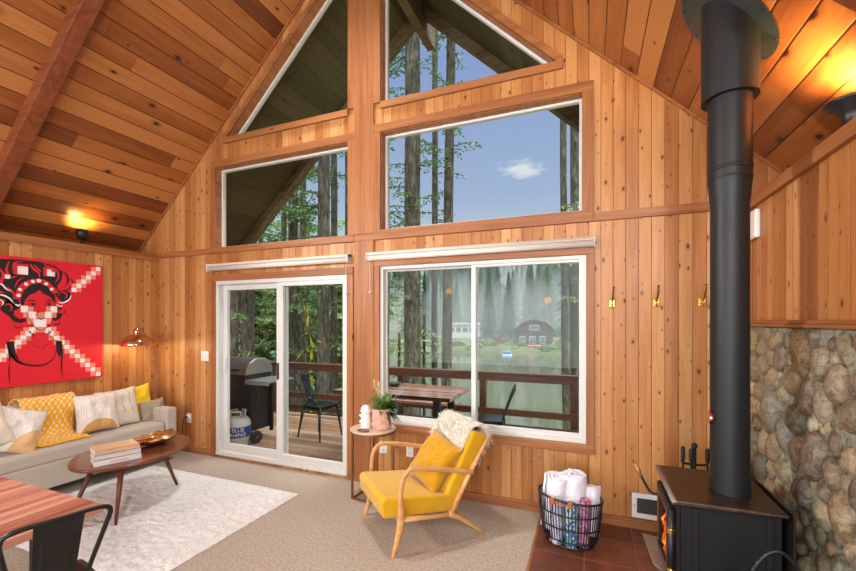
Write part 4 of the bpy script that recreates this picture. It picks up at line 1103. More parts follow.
# support box: vertical cylinder cut along the slope
sb = MB(); n = 56; vs = []; R_ = .124
for k in range(n):
    a = 2*PI*k/n; x, y = PC[0]+R_*math.cos(a), PC[1]+R_*math.sin(a)
    vs += [(x,y,2.725), (x,y,roof(x)-.003)]
sb.add(vs, [(2*k, 2*((k+1)%n), 2*((k+1)%n)+1, 2*k+1) for k in range(n)])
sb.add([(PC[0]+r*math.cos(2*PI*k/n), PC[1]+r*math.sin(2*PI*k/n), 2.725) for r in (R_,.0945) for k in range(n)], [(k,(k+1)%n,n+(k+1)%n,n+k) for k in range(n)])
sb.build('support_box', m_pipe, fl_t, world=True)
cm = MB(); cc = (.668,-.93); vs = []
for lay in (.004,.012):
    for k in range(n):
        a = 2*PI*k/n; x = cc[0]+.215*math.cos(a)*.93; y = cc[1]+.235*math.sin(a); vs.append((x,y,roof(x)-lay))
cm.add(vs, [tuple(range(n)), tuple(range(n,2*n))[::-1]] + [(k,(k+1)%n,n+(k+1)%n,n+k) for k in range(n)])
m_collar = plain('dark_trim_collar', srgb(92,104,108), .34, .8, var=.2, scale=9)
col_o = cm.build('ceiling_collar', m_collar, fl_t, world=True)
for k in range(18):
    scw = MB(); a = 2*PI*k/18; x = cc[0]+.206*math.cos(a)*.93; y = cc[1]+.216*math.sin(a); scw.ball((x,y,roof(x)-.0135), .005, 8, 6); scw.build('screw', m_black_metal, col_o, world=True)

th_ = MB().lathe([(0,-.008),(.034,-.008),(.036,0),(.034,.008),(0,.01)], (0,0,0), 28)
th_.v = [(-b[2], b[0], b[1]) for b in th_.v]
th_.v = [(b[0]*1 , b[1], b[2]) for b in th_.v]
tho = th_.build('pipe_thermometer', m_copper, fl_t)
tho.location = (-.088, -.012, 1.08-.7025)
# fire tools
ft = thing('fire_tool_set', 'black fire tools on a stand on the floor behind the stove', 'fire tools', (.64,-.36,.0065))
MB().lathe([(0,0),(.085,0),(.085,.012),(.02,.022),(0,.022)], (.64,-.36,.0065), 28).build('base', m_iron, ft, world=True)
MB().tube([(.64,-.36,.02),(.64,-.36,.75)], .012, 10).ball((.64,-.36,.765), .02, 12, 8).build('post', m_iron, ft, world=True, smooth=True)
MB().tube([(.565,-.36,.665),(.575,-.362,.648),(.64,-.36,.64),(.705,-.358,.648),(.715,-.36,.665)], .008, 8).build('crossbar', m_iron, ft, world=True, smooth=True)
for x, yy in ((.572,-.38),(.708,-.38)):
    MB().tube([(x,yy,.12),(x,yy,.66),(x,yy,.68),(x,yy,.745),(x,yy,.76)], [.006,.006,.012,.014,.009], 10).build('tool', m_iron, ft, world=True, smooth=True)
MB().tube([(.615,-.40,.12),(.615,-.40,.66),(.615,-.40,.68),(.615,-.40,.74),(.615,-.40,.755)], [.006,.006,.012,.014,.009], 10).build('tool', m_iron, ft, world=True, smooth=True)
# ash bucket in front
bk_ = thing('ash_bucket', 'black metal bucket with a round bail handle on the floor in front of the stove', 'bucket', (.70,-1.42,.0065))
MB().lathe([(0,0),(.11,0),(.135,.36),(.14,.365),(.135,.37),(.13,.36),(.106,.006),(0,.006)], (0,0,0), 40).build('pail', m_iron, bk_, smooth=True)
MB().tube([(.136*math.cos(a*PI/16)*(.92-.28*math.sin(a*PI/16)), -.02, .37+.285*math.sin(a*PI/16)**.8) for a in range(17)], .009, 8).build('bail', m_black_metal, bk_, smooth=True)

# ------------------------------------------------------------------ small things on the walls
m_hook = plain('dark_antique_brass', srgb(98,72,40), .35, .9)
def hook(label, x):
    z = 1.72; h = thing('coat_hook', label, 'hook', (x,-.001,z), 0, 'brass coat hooks on the cedar wall')
    MB().box((-.022,-.008,-.03),(.022,0,.03)).build('plate', m_brass, h, bevel=.004)
    MB().tube(catmull([(0,-.008,.01),(0,-.045,.02),(.004,-.065,.06),(.008,-.07,.115)], 6), .0055, 8).ball((.008,-.07,.12), .009, 10, 8).build('upper_hook', m_hook, h, smooth=True)
    MB().tube(catmull([(0,-.008,-.012),(0,-.035,-.03),(0,-.05,-.012)], 6), .005, 8).ball((0,-.05,-.008), .008, 10, 8).build('lower_hook', m_brass, h, smooth=True)
hook('brass coat hook nearest the big window', .167)
hook('middle of the three brass coat hooks on the cedar wall', .469)
hook('brass coat hook beside the stove pipe', .762)
def outlet(name, label, x, z, cat='outlet', grp=None, w=.07, h=.115):
    o = thing(name, label, cat, (x,-.0005,z), 0, grp)
    MB().box((-w/2,-.006,-h/2),(w/2,0,h/2)).build('plate', m_white_matte, o, bevel=.002)
    return o
oc = outlet('wall_outlet', 'white wall outlet with a black plug in it left of the sliding door', -4.50, .41)
MB().box((-.02,-.03,.005),(.02,-.006,.035)).build('socket', m_white_matte, oc)
pl = MB().box((-.012,-.035,.008),(.012,-.0305,.03)).tube([(-.0,-.03,.02),(-.04,-.035,.015),(-.07,-.03,-.05),(-.10,-.02,-.2),(-.12,-.02,-.36),(-.25,-.03,-.395)], .004, 6).build('plug_cord', m_black, loc=(-4.50,-.0005,.41))
tag(pl, 'black plug and lamp cord hanging from the outlet by the door', 'cord')
for x, lab in ((-1.815,'white wall outlet under the big window, behind the round side table'), (-1.535,'white wall outlet under the big window, behind the yellow armchair')):
    o = outlet('wall_outlet', lab, x-.03, .365)
    MB().box((-.016,-.009,.012),(.016,-.006,.042)).build('socket', m_white, o, bevel=.002); MB().box((-.016,-.009,-.042),(.016,-.006,-.012)).build('socket', m_white, o, bevel=.002)
sw = outlet('light_switch', 'white double light switch on the cedar wall beside the sliding door', -4.235, 1.17, 'light switch', w=.12)
for dx in (-.028,.028): MB().box((dx-.012,-.012,-.024),(dx+.012,-.006,.024)).build('rocker', m_white, sw, bevel=.003)
# white wall box on the right wall
wb = thing('wall_sensor', 'white square sensor box on the right wall above the stone', 'sensor', (1.054,-.085,2.235))
MB().box((-.034,-.085,-.095),(0,.08,.095)).build('housing', m_white_matte, wb, bevel=.012, seg=3)
MB().box((-.032,-.05,.045),(-.03,-.03,.055)).build('indicator', plain('grey_plastic', srgb(140,140,138), .5), wb)
# floor register
rgx0, rgx1, rgz0, rgz1 = .305, .60, .085, .27
rv = thing('wall_register', 'white framed air register low on the cedar wall behind the stove', 'vent', (.45,-.001,.085))
fb, inn_ = poly_frame([(rgx0,rgz0),(rgx1,rgz0),(rgx1,rgz1),(rgx0,rgz1)], .035, -.012, -.001)
fb.build('frame', m_white_matte, rv, world=True, bevel=.002)
MB().box((rgx0+.03,-.004,rgz0+.03),(rgx1-.03,-.002,rgz1-.03)).build('backing', m_black, rv, world=True)
for k in range(9):
    z = rgz0+.04+k*.0135; MB().bar((rgx0+.035,-.007,z),(rgx1-.035,-.007,z),.006,.004).build('slat', plain('grey_slat', srgb(104,104,100), .5) if k == 0 else bpy.data.materials['grey_slat'], rv, world=True)
MB().ball((rgx0+.017,-.013,(rgz0+rgz1)/2),.006,8,6).build('screw', m_chrome, rv, world=True)
# roller shades
m_cas = plain('shade_cassette', srgb(210,203,192), .5, var=.02)
m_shade = plain('rolled_shade_cloth', srgb(220,215,206), .8, var=.02)
def shade(label, x0, x1, z, cordx):
    s_ = thing('roller_shade', label, 'roller shade', ((x0+x1)/2,-.03,z))
    MB().prism([(-.001,z+.045),(-.035,z+.045),(-.075,z+.02),(-.075,z+.012),(-.03,z+.012),(-.001,z+.012)], 0, x0, x1).build('cassette', m_cas, s_, world=True, bevel=.003)
    MB().tube([(x0+.012,-.045,z-.012),(x1-.012,-.045,z-.012)], .027, 20).build('roll', m_shade, s_, world=True, smooth=True)
    for x in (x0,x1-.008): MB().box((x,-.076,z-.045),(x+.008,-.001,z+.045)).build('end_bracket', m_cas, s_, world=True, bevel=.002)
    MB().tube([(cordx,-.06,z-.02),(cordx,-.05,z-.33)], .0018, 6).build('cord', m_white, s_, world=True)
    MB().ball((cordx,-.05,z-.345),(.011,.011,.016),12,8).build('cord_bead', m_white, s_, world=True, smooth=True)
shade('white roller shade rolled up above the sliding door', -4.13, -2.205, 2.205, -2.235)
shade('white roller shade rolled up above the big window', -2.0, .045, 2.205, -1.965)

# ------------------------------------------------------------------ uplights on the ledges
def uplight(label, loc, big, aim):
    u = thing('uplight', label, 'uplight', loc)
    if big:
        MB().lathe([(0,0),(.05,0),(.055,.02),(.035,.03),(.045,.10),(.095,.14),(.10,.15),(.096,.153),(.08,.142),(.04,.10),(0,.098)], (0,0,0), 36).build('housing', m_black, u, smooth=True)
        MB().lathe([(0,.112),(.045,.115)], (0,0,0), 24).build('lamp', m_bulb, u)
    else:
        MB().box((-.04,-.05,0),(.04,.05,.015)).build('bracket', m_black, u, bevel=.003)
        MB().tube([(0,0,.01),(.0,0,.07)], .014, 10).build('stem', m_black, u, smooth=True)
        MB().lathe([(0,-.045),(.042,-.045),(.05,.0),(.058,.05),(.055,.05),(.045,.02),(0,.01)], (0,0,.115), 28).build('head', m_black, u, smooth=True)
        MB().lathe([(0,.03),(.045,.032)], (0,0,.115), 24).build('lamp', m_bulb, u)
uplight('small black uplight on the ledge of the left wall', (-5.12,-.79,2.412), False, 0)
uplight('black bowl uplight on the ledge of the right wall', (1.115,-1.03,2.434), True, 0)
# ================================================================== outdoors
D0 = -.03
m_deck = planks('wet_deck_boards', 'Y', 'X', .14, [srgb(120,86,64), srgb(156,118,92), srgb(182,146,120), srgb(204,176,152)], srgb(80,50,34), srgb(50,36,28), knot_keep=.9, groove=.004, rough=.16, spec=.6, tone=.6)
m_rail = board('stained_railing', [srgb(58,34,22), srgb(82,50,33), srgb(98,60,40), srgb(116,76,54)], srgb(40,24,14), axis='X', rough=.5)
m_railz = board('stained_railing_post', [srgb(58,34,22), srgb(82,50,33), srgb(98,60,40), srgb(116,76,54)], srgb(40,24,14), axis='Z', rough=.5)
struct(MB().box((-6.4,.15,D0-.05),(.05,2.36,D0)).box((-6.4,2.30,D0-.30),(.05,2.36,D0)).build('deck_floor', m_deck))
RL = thing('deck_railing', 'brown stained wood deck railing with three rails in front of the lake', 'railing', (-2.6,2.2,D0))
RYL = 2.2; XL, XR = -5.22, -.18
for x in (XL, -3.55, -2.72, -1.42, XR):
    MB().box((x-.045,RYL-.005,D0),(x+.045,RYL+.085,.83)).build('post', m_railz, RL, world=True, bevel=.004)
def railset(p, q, nm='rail'):
    for z0_, z1_, w in ((.745,.845,.04),(.27,.36,.038),(.06,.15,.038)):
        MB().bar((*p,(z0_+z1_)/2),(*q,(z0_+z1_)/2),w,z1_-z0_).build(nm, m_rail, RL, world=True, bevel=.003)
    MB().bar((*p,.857),(*q,.857),.11,.024).build('top_rail', m_rail, RL, world=True, bevel=.003)
railset((XL-.05,RYL-.03),(XR+.05,RYL-.03))
SL_ = thing('deck_railing', 'side railing at the left end of the deck behind the grill', 'railing', (-5.1,1.2,D0))
RL_, RL = RL, SL_
railset((XL,RYL-.1),(-4.95,.25)); MB().box((-5.0,.25,D0),(-4.91,.34,.83)).build('post', m_railz, RL, world=True)
# outdoor table, bench, chairs
m_ot = planks('wet_table_boards', 'Y', 'X', .10, [srgb(104,62,48), srgb(144,96,78), srgb(176,134,118), srgb(204,176,164)], srgb(60,30,20), srgb(40,22,16), knot_keep=.95, rough=.14, spec=.8, tone=.5, groove=.002)
ot = thing('outdoor_table', 'wet red brown wood table with dark angled legs on the deck', 'table', (-2.2,1.2,D0))
MB().box((-3.0,.80,.675),(-1.44,1.62,.72)).build('tabletop', m_ot, ot, world=True, bevel=.004)
for x in (-2.78,-1.66):
    for (ya, yb) in ((.98,.86),(1.44,1.56)):
        MB().bar((x,ya,.675),(x+(.06 if x > -2 else -.06),yb,D0),.09,.05,up=(0,1,0)).build('leg', m_black_metal, ot, world=True, bevel=.003)
    MB().box((x-.03,.93,.62),(x+.03,1.49,.675)).build('cross_brace', m_black_metal, ot, world=True)
MB().bar((-2.78,1.2,.20),(-1.66,1.2,.20),.05,.05).build('stretcher', m_black_metal, ot, world=True)
bn = thing('outdoor_bench', 'wet wood bench between the outdoor table and the railing', 'bench', (-2.3,1.93,D0))
MB().box((-3.1,1.80,.40),(-1.72,2.08,.44)).build('seat', m_ot, bn, world=True, bevel=.004)
for x in (-2.9,-1.92):
    for y in (1.85,2.03): MB().bar((x,y,.40),(x,y,D0),.05,.05).build('leg', m_black_metal, bn, world=True)
m_gchair = plain('wet_dark_green_steel', srgb(26,34,30), .25, .3, var=.1)
metal_chair('dark metal cafe chair on the deck in front of the sliding door', (-3.50,1.22,D0), math.radians(80), m_gchair, 'dark metal chairs on the deck')
metal_chair('dark metal cafe chair at the lake end of the deck table, behind the yellow armchair', (-1.12,1.30,D0), math.radians(-80), m_gchair, 'dark metal chairs on the deck')
ob = MB().lathe([(0,0),(.045,0),(.05,.008),(.095,.03),(.10,.045),(.094,.045),(.05,.018),(0,.015)], (0,0,0), 36).build('bowl', plain('dark_bowl', srgb(58,34,28), .35), loc=(-2.41,1.36,.7205), smooth=True)
tag(ob, 'dark shallow bowl on the outdoor deck table', 'bowl')
dm = MB().box((-3.10,.20,D0),(-2.42,.50,D0+.014)).build('doormat', plain('coir_mat', srgb(122,78,42), .95, var=.3, scale=200, bump=.6), bevel=.004)
tag(dm, 'brown doormat on the deck outside the sliding door', 'doormat')

# grill and gas bottle
gr_ = thing('gas_grill', 'gas grill with a silver hood on the deck behind the left door panel', 'grill', (-4.5,.85,D0))
hood = MB(); prof = [(.62,.86),(1.10,.86),(1.10,.93),(1.06,1.02),(.96,1.07),(.78,1.07),(.68,1.02),(.63,.94)]
hood.prism([(a,b) for a,b in prof], 0, -4.86, -4.24); hood.build('hood', plain('aged_steel_hood', srgb(168,160,150), .28, .8, var=.2, scale=6), gr_, world=True, bevel=.012, seg=3)
MB().box((-4.84,.63,.72),(-4.26,1.09,.86)).build('cook_box', m_iron, gr_, world=True, bevel=.006)
MB().box((-4.24,.60,.775),(-3.84,1.08,.80)).box((-4.24,.60,.745),(-3.84,.615,.775)).build('side_shelf', plain('grey_shelf', srgb(150,152,150), .35, .4), gr_, world=True, bevel=.003)
MB().box((-4.84,.70,D0+.12),(-4.24,1.06,.72)).build('cart', m_black, gr_, world=True, bevel=.004)
for x in (-4.82,-4.22): 
    for y in (.66,1.06): MB().box((x-.02,y-.02,D0 + (.0 if x < -4.5 else .06)),(x+.02,y+.02,.75)).build('leg', m_black_metal, gr_, world=True)
wl = MB().tube([(-4.10,.64,D0+.085),(-4.065,.63,D0+.085)], .085, 28); wl.build('wheel', plain('wheel_rubber', srgb(46,32,26), .6), gr_, world=True, bevel=.01)
MB().tube([(-4.22,.66,D0+.085),(-4.05,.625,D0+.085)], .012, 8).build('axle', m_chrome, gr_, world=True)
MB().tube(catmull([(-4.05,.62,.745),(-4.0,.60,.60),(-4.05,.60,.45),(-4.22,.56,.40),(-4.28,.55,.36)], 8), .009, 8).build('gas_hose', m_black, gr_, world=True, smooth=True)
MB().tube([(-4.75,.60,.93),(-4.35,.60,.93)], .012, 8).build('hood_handle', m_black, gr_, world=True)
TK = Vector((-4.245,.49,D0))
tk = thing('propane_tank', 'white propane tank with a blue lettered band under the deck grill', 'gas tank', TK)
m_tank = plain('tank_white', srgb(206,208,204), .4, var=.05)
m_tblue = plain('tank_blue', srgb(24,62,130), .4, var=.05)
TK0 = TK; TK = Vector((0,0,0))
MB().lathe([(0,.035),(.09,.04),(.125,.07),(.14,.12),(.14,.25),(.13,.29),(.10,.325),(.05,.34),(0,.342)], TK, 40).build('body', m_tank, tk, smooth=True)
MB().lathe([(.105,0),(.11,0),(.11,.06),(.105,.06),(.105,0)], TK, 36).build('foot_ring', m_tank, tk)
MB().lathe([(.1405,.115),(.1425,.118),(.1425,.232),(.1405,.235)], TK, 48).build('label_band', m_tblue, tk)
cg = MB(); 
for a0 in (20, 140, 260):
    pts = [(TK.x+.085*math.cos(math.radians(a0+q*8)), TK.y+.085*math.sin(math.radians(a0+q*8)), TK.z+.40) for q in range(11)]
    cg.tube(pts, .010, 8); cg.tube([(pts[0][0],pts[0][1],TK.z+.32), pts[0]], .008, 8); cg.tube([(pts[-1][0],pts[-1][1],TK.z+.32), pts[-1]], .008, 8)
cg.build('collar', m_tank, tk, smooth=True)
MB().tube([(TK.x,TK.y,TK.z+.34),(TK.x,TK.y,TK.z+.40)], .02, 12).tube([(TK.x,TK.y,TK.z+.375),(TK.x+.07,TK.y-.03,TK.z+.375)], .012, 8).build('valve', m_brass, tk, smooth=True)
def wrap_text(txt, size, zc, mat, R_, c, ang):
    cu = bpy.data.curves.new('lettering', 'FONT'); cu.body = txt; cu.size = size; cu.align_x = 'CENTER'; cu.align_y = 'CENTER'; cu.resolution_u = 3; cu.extrude = .001; cu.offset = .001
    o = bpy.data.objects.new('lettering', cu); COL.objects.link(o); bpy.context.view_layer.update()
    me = bpy.data.meshes.new_from_object(o.evaluated_get(bpy.context.evaluated_depsgraph_get()))
    bpy.data.objects.remove(o)
    for v in me.vertices:
        a = ang + v.co.x/R_; r = R_ + .0015 + v.co.z
        v.co = Vector((r*math.cos(a), r*math.sin(a), zc + v.co.y))
    o = bpy.data.objects.new('lettering', me); COL.objects.link(o); me.materials.append(mat); o.parent = tk
    return o
angc = math.atan2(CAMY - TK0.y, 0 - TK0.x)
wrap_text('BLUE', .060, .203, m_white, .1425, TK, angc); wrap_text('RHINO', .056, .149, m_white, .1425, TK, angc)

for _o in tk.children: pass
tk.scale = (1.12,1.12,1.12)
# ------------------------------------------------------------------ land, lake, far shore
m_ground = NT('forest_floor'); _v = m_ground.obj(); _n = m_ground.noise(_v, 1.4, 6, .7); _m = m_ground.noise(_v, 9, 3)
m_ground.bump(_m, .6, .1)
m_ground = m_ground.fin(m_ground.ramp(m_ground.M('ADD', m_ground.M('MULTIPLY', _n, .6), m_ground.M('MULTIPLY', _m, .4)), [(.35, srgb(58,62,34)), (.48, srgb(92,100,54)), (.56, srgb(122,118,78)), (.68, srgb(150,142,108))]), .95, 0, .1)
LAKE = -5.0
def gz(x, y):
    y = max(0, y)
    b = -1.0 - .30*y + .20*max(0, -x-7) + .5*mnoise.noise(Vector((x*.25, y*.25, 0)))
    if y < 2.5: b = min(b, -.5)
    return max(-7, b)
def grid_land(name, x0, x1, y0, y1, n, m, fn, mat):
    return struct(MB().grid(lambda u, v: (lerp(x0,x1,u), lerp(y0,y1,v), fn(lerp(x0,x1,u), lerp(y0,y1,v))), n, m).build(name, mat, smooth=True))
grid_land('ground', -90, 20, .2, 70, 140, 90, gz, m_ground)
def hz(x, y):
    t = y - 78 + 5*mnoise.noise(Vector((x*.03, 3, 0)))
    if t < 0: return LAKE - .6 + max(-1, t*.1)
    z = LAKE - .1 + min(t, 4)*.16 + max(0, min(t-4, 36))*.045
    if t > 40: z += (t-40)*.19
    return z + 2.2*mnoise.noise(Vector((x*.02, y*.02, 5)))*min(1, t/60)
m_hill = NT('wooded_hillside'); _v = m_hill.obj(); _n = m_hill.noise(_v, .12, 5, .7); _m = m_hill.noise(_v, .8, 4, .7)
m_hill = m_hill.fin(m_hill.ramp(m_hill.M('ADD', m_hill.M('MULTIPLY', _n, .5), m_hill.M('MULTIPLY', _m, .5)), [(.38, srgb(50,62,42)), (.5, srgb(82,88,64)), (.6, srgb(106,104,84)), (.7, srgb(68,82,54))]), 1, 0, 0)
grid_land('hill', -420, 160, 68, 420, 110, 90, hz, m_hill)
m_lake = NT('lake_water'); _v = m_lake.obj(); _p = m_lake.xyz(_v)
_n = m_lake.noise(m_lake.vec(m_lake.M('MULTIPLY', _p[0], .5), m_lake.M('MULTIPLY', _p[1], 1.6)), 1.0, 3)
m_lake.bump(_n, .12, .05); m_lake = m_lake.fin(srgb(76,80,62), .09, 0, .4)
struct(MB().box((-420,3,LAKE-.4),(160,90,LAKE)).build('lake', m_lake))

# far conifers: five shapes, copied
m_fir = [leaf_mat('fir_%s' % k, a, b) for k, a, b in (('dark', srgb(34,56,38), srgb(62,90,58)), ('mid', srgb(48,76,48), srgb(84,112,70)), ('pale', srgb(72,98,66), srgb(112,134,90)))]
def conifer(seed, mat, h=24.0):
    r = random.Random(seed); b = MB(); R_ = h*r.uniform(.12,.17); tiers = 17
    b.tube([(0,0,-1),(0,0,h*.9)], [h*.012,h*.004], 6)
    for k in range(tiers):
        t = k/(tiers-1); z0 = h*lerp(.06,.96,t); rr_ = R_*(1-t)**.8*r.uniform(.75,1.1)+.15; hh = h*.10
        n = 18; ph = r.uniform(0, 6); vs = [(0,0,z0+hh)]; 
        for q in range(n):
            a = ph + 2*PI*q/n; rad = rr_*(1.0 if q % 2 == 0 else .52)*r.uniform(.7,1.15)
            vs.append((rad*math.cos(a), rad*math.sin(a), z0 - rad*.28 + r.uniform(-.3,.3)))
        b.add(vs, [(0, 1+q, 1+(q+1)%n) for q in range(n)])
    return b
LBL = 'misty conifer in the forest across the lake'
protos = [conifer(50+i, m_fir[i % 3]).build('conifer', m_fir[i % 3]) for i in range(6)]
r = random.Random(77); first = [True]*6; placed = []
HOUSES = [(-13,98,9),(-39,112,9),(-28,100,5)]
def put_conifer(x, y, h):
    i = r.randrange(6); p = protos[i]
    if first[i]: o = p; first[i] = False
    else: o = p.copy(); COL.objects.link(o)
    o.location = (x, y, hz(x, y) - .1); s_ = h/24; o.scale = (s_*r.uniform(.9,1.25), s_*r.uniform(.9,1.25), s_); o.rotation_euler = (0,0,r.uniform(0,6.28))
    tag(o, LBL, 'tree', 'conifers across the lake')
n = 0; tries = 0
while n < 272 and tries < 20000:
    tries += 1
    k = r.random()
    y = 116 + 215*k**.9; sl = r.uniform(-.80, .02); x = sl*(y+3.45)
    if any(math.hypot(x-a, y-b) < 5.5 for a, b in placed): continue
    placed.append((x, y)); n += 1; put_conifer(x, y, r.uniform(16, 30))
for (sl, y, h) in ((-.185,106,19),(-.235,104,20),(-.045,97,22),(-.025,103,24),(-.41,103,20),(-.46,97,18),(-.36,118,22),(.005,96,20),(-.55,95,20),(-.6,100,24)):
    put_conifer(sl*(y+3.45), y, h)

def house(name, label, cx, cy, w, d, h, rz, wallm, roofm, winm, porch=False, base=None):
    z = hz(cx, cy) if base is None else base
    o = thing(name, label, 'house', (cx,cy,z), rz)
    MB().box((-w/2,-d/2,-1),(w/2,d/2,h*.6)).build('walls', wallm, o)
    rf = MB(); rf.prism([(-w*.58,h*.56),(-w*.36,h*.86),(0,h),(w*.36,h*.86),(w*.58,h*.56),(w*.54,h*.55),(w*.34,h*.82),(0,h*.95),(-w*.34,h*.82),(-w*.54,h*.55)], 1, -d*.58, d*.58)
    rf.build('roof', roofm, o)
    gb = MB(); gb.prism([(-w/2,h*.58),(w/2,h*.58),(w*.33,h*.82),(0,h*.95),(-w*.33,h*.82)], 1, -d/2, d/2); gb.build('gable', wallm, o)
    for i, xx in enumerate((-w*.32, -w*.05, w*.22)):
        f = MB().box((xx-.7,-d/2-.06,h*.18),(xx+.7,-d/2+.02,h*.42)).build('window', m_white, o)
        MB().box((xx-.6,-d/2-.08,h*.20),(xx+.6,-d/2-.05,h*.40)).build('pane', winm, f)
    f = MB().box((-1.1,-d/2-.06,h*.62),(1.1,-d/2+.02,h*.80)).build('window', m_white, o); MB().box((-1.0,-d/2-.08,h*.64),(1.0,-d/2-.05,h*.78)).build('pane', winm, f)
    if porch:
        MB().box((-w*.55,-d/2-2.4,h*.08),(w*.55,-d/2,h*.12)).build('porch_floor', roofm, o)
        for q in range(6): MB().box((-w*.53+q*w*.21,-d/2-2.4,-1),(-w*.53+q*w*.21+.18,-d/2-2.2,h*.24)).build('porch_post', roofm, o)
        MB().box((-w*.55,-d/2-2.42,h*.22),(w*.55,-d/2-2.32,h*.25)).build('porch_rail', roofm, o)
    return o
m_hb = plain('brown_siding', srgb(84,66,54), .8, var=.15, scale=2); m_hr = plain('dark_shingles', srgb(58,48,42), .9, var=.2, scale=2)
m_hw = plain('white_siding', srgb(216,216,210), .7, var=.04, scale=2); m_hg = plain('dark_pane', srgb(120,130,134), .1)
c_ = on_y(533, 349, 96); house('lake_cabin', 'dark brown cabin with a bent gable roof across the lake', c_.x, 98.5, 8.6, 8, 7.0, .12, m_hb, m_hr, m_hg, True, c_.z+.2)
c_ = on_y(463, 336, 112); wh = thing('lake_house', 'low white building with a row of windows across the lake', 'house', (c_.x,112,c_.z), .1)
MB().box((-4.5,-3,-1.5),(4.5,3,3.4)).build('walls', m_hw, wh)
MB().prism([(-4.9,3.4),(4.9,3.4),(4.6,4.0),(-4.6,4.0)], 1, -3.4, 3.4).build('roof', plain('pale_roof', srgb(196,190,180), .8), wh)
for q in range(4): MB().box((-3.5+q*2.0,-3.06,1.2),(-2.0+q*2.0,-2.98,2.6)).build('window', plain('grey_window', srgb(110,122,130), .2) if q == 0 else bpy.data.materials['grey_window'], wh)
c_ = on_y(497, 343, 92); tr_ = thing('pickup_truck', 'dark red brown truck parked on the far shore beside the cabin', 'truck', (c_.x,92,hz(c_.x,92)), .5)
m_trk = plain('truck_paint', srgb(92,62,54), .5)
MB().prism([(-2.4,.5),(2.4,.5),(2.4,1.1),(1.2,1.15),(.6,1.8),(-.7,1.8),(-.9,1.1),(-2.4,1.1)], 1, -.9, .9).build('body', m_trk, tr_, bevel=.08)
for x in (-1.5,1.5):
    for y in (-.85,.85): MB().tube([(x,y-.1,.4),(x,y+.1,.4)], .4, 16).build('wheel', m_black, tr_)
c_ = on_z(507, 355.5, LAKE); fl2 = thing('swim_float', 'small blue and white float on the lake by the far shore', 'boat', (c_.x,c_.y,LAKE))
MB().box((-.9,-.6,-.1),(.9,.6,.3)).build('hull', m_white, fl2, bevel=.1); MB().box((-.8,-.5,.3),(.8,.5,.8)).build('cover', plain('blue_cover', srgb(60,130,206), .5), fl2, bevel=.15)
c_ = on_y(538, 347, 88)
rk_ = MB()
for q in range(9): rk_.ball((-2+q*.5, r.uniform(-.3,.3), .3), (.35,.3,.3), 8, 6)
o = rk_.build('kayak', plain('coral_paint', srgb(206,110,84), .5), loc=(c_.x,88,hz(c_.x,88)), smooth=True); tag(o, 'coral coloured kayak lying on the far shore below the cabin', 'boat')
# lakeside shrubs on the far bank
m_bush = leaf_mat('shrub_leaves', srgb(92,116,64), srgb(150,164,104))
def bush(seed, rad, cnt, size):
    q = random.Random(seed); b = MB()
    for k in range(cnt):
        p = Vector((q.gauss(0,1), q.gauss(0,1), q.gauss(0,1))).normalized()*q.uniform(.5,1); p = Vector((p.x*rad, p.y*rad, abs(p.z)*rad*.9))
        a = Vector((q.gauss(0,1), q.gauss(0,1), q.gauss(0,1))).normalized(); c = a.orthogonal().normalized()
        b.add([p-a*size, p+c*size*.5, p+a*size, p-c*size*.5], [(0,1,2,3)])
    return b
fb_ = bush(9, 2.0, 420, .45).build('shore_shrub', m_bush)
spots_ = [(458,346,88),(474,350,84),(486,346,90),(514,349,85),(522,344,91),(545,349,84),(560,347,88),(572,345,90),(404,350,84),(425,348,88),(440,349,85),(392,346,92),(340,350,86),(505,346,92)]
for i, (px, py, y) in enumerate(spots_):
    o = fb_ if i == 0 else fb_.copy()
    if i: COL.objects.link(o)
    c_ = on_y(px, py, y); o.location = (c_.x, y, hz(c_.x, y)-.3); s_ = r.uniform(.6,1.3); o.scale = (s_*1.3, s_, s_*.9); o.rotation_euler = (0,0,r.uniform(0,6))
    tag(o, 'green shrub on the bank across the lake', 'shrub', 'shrubs on the far bank')

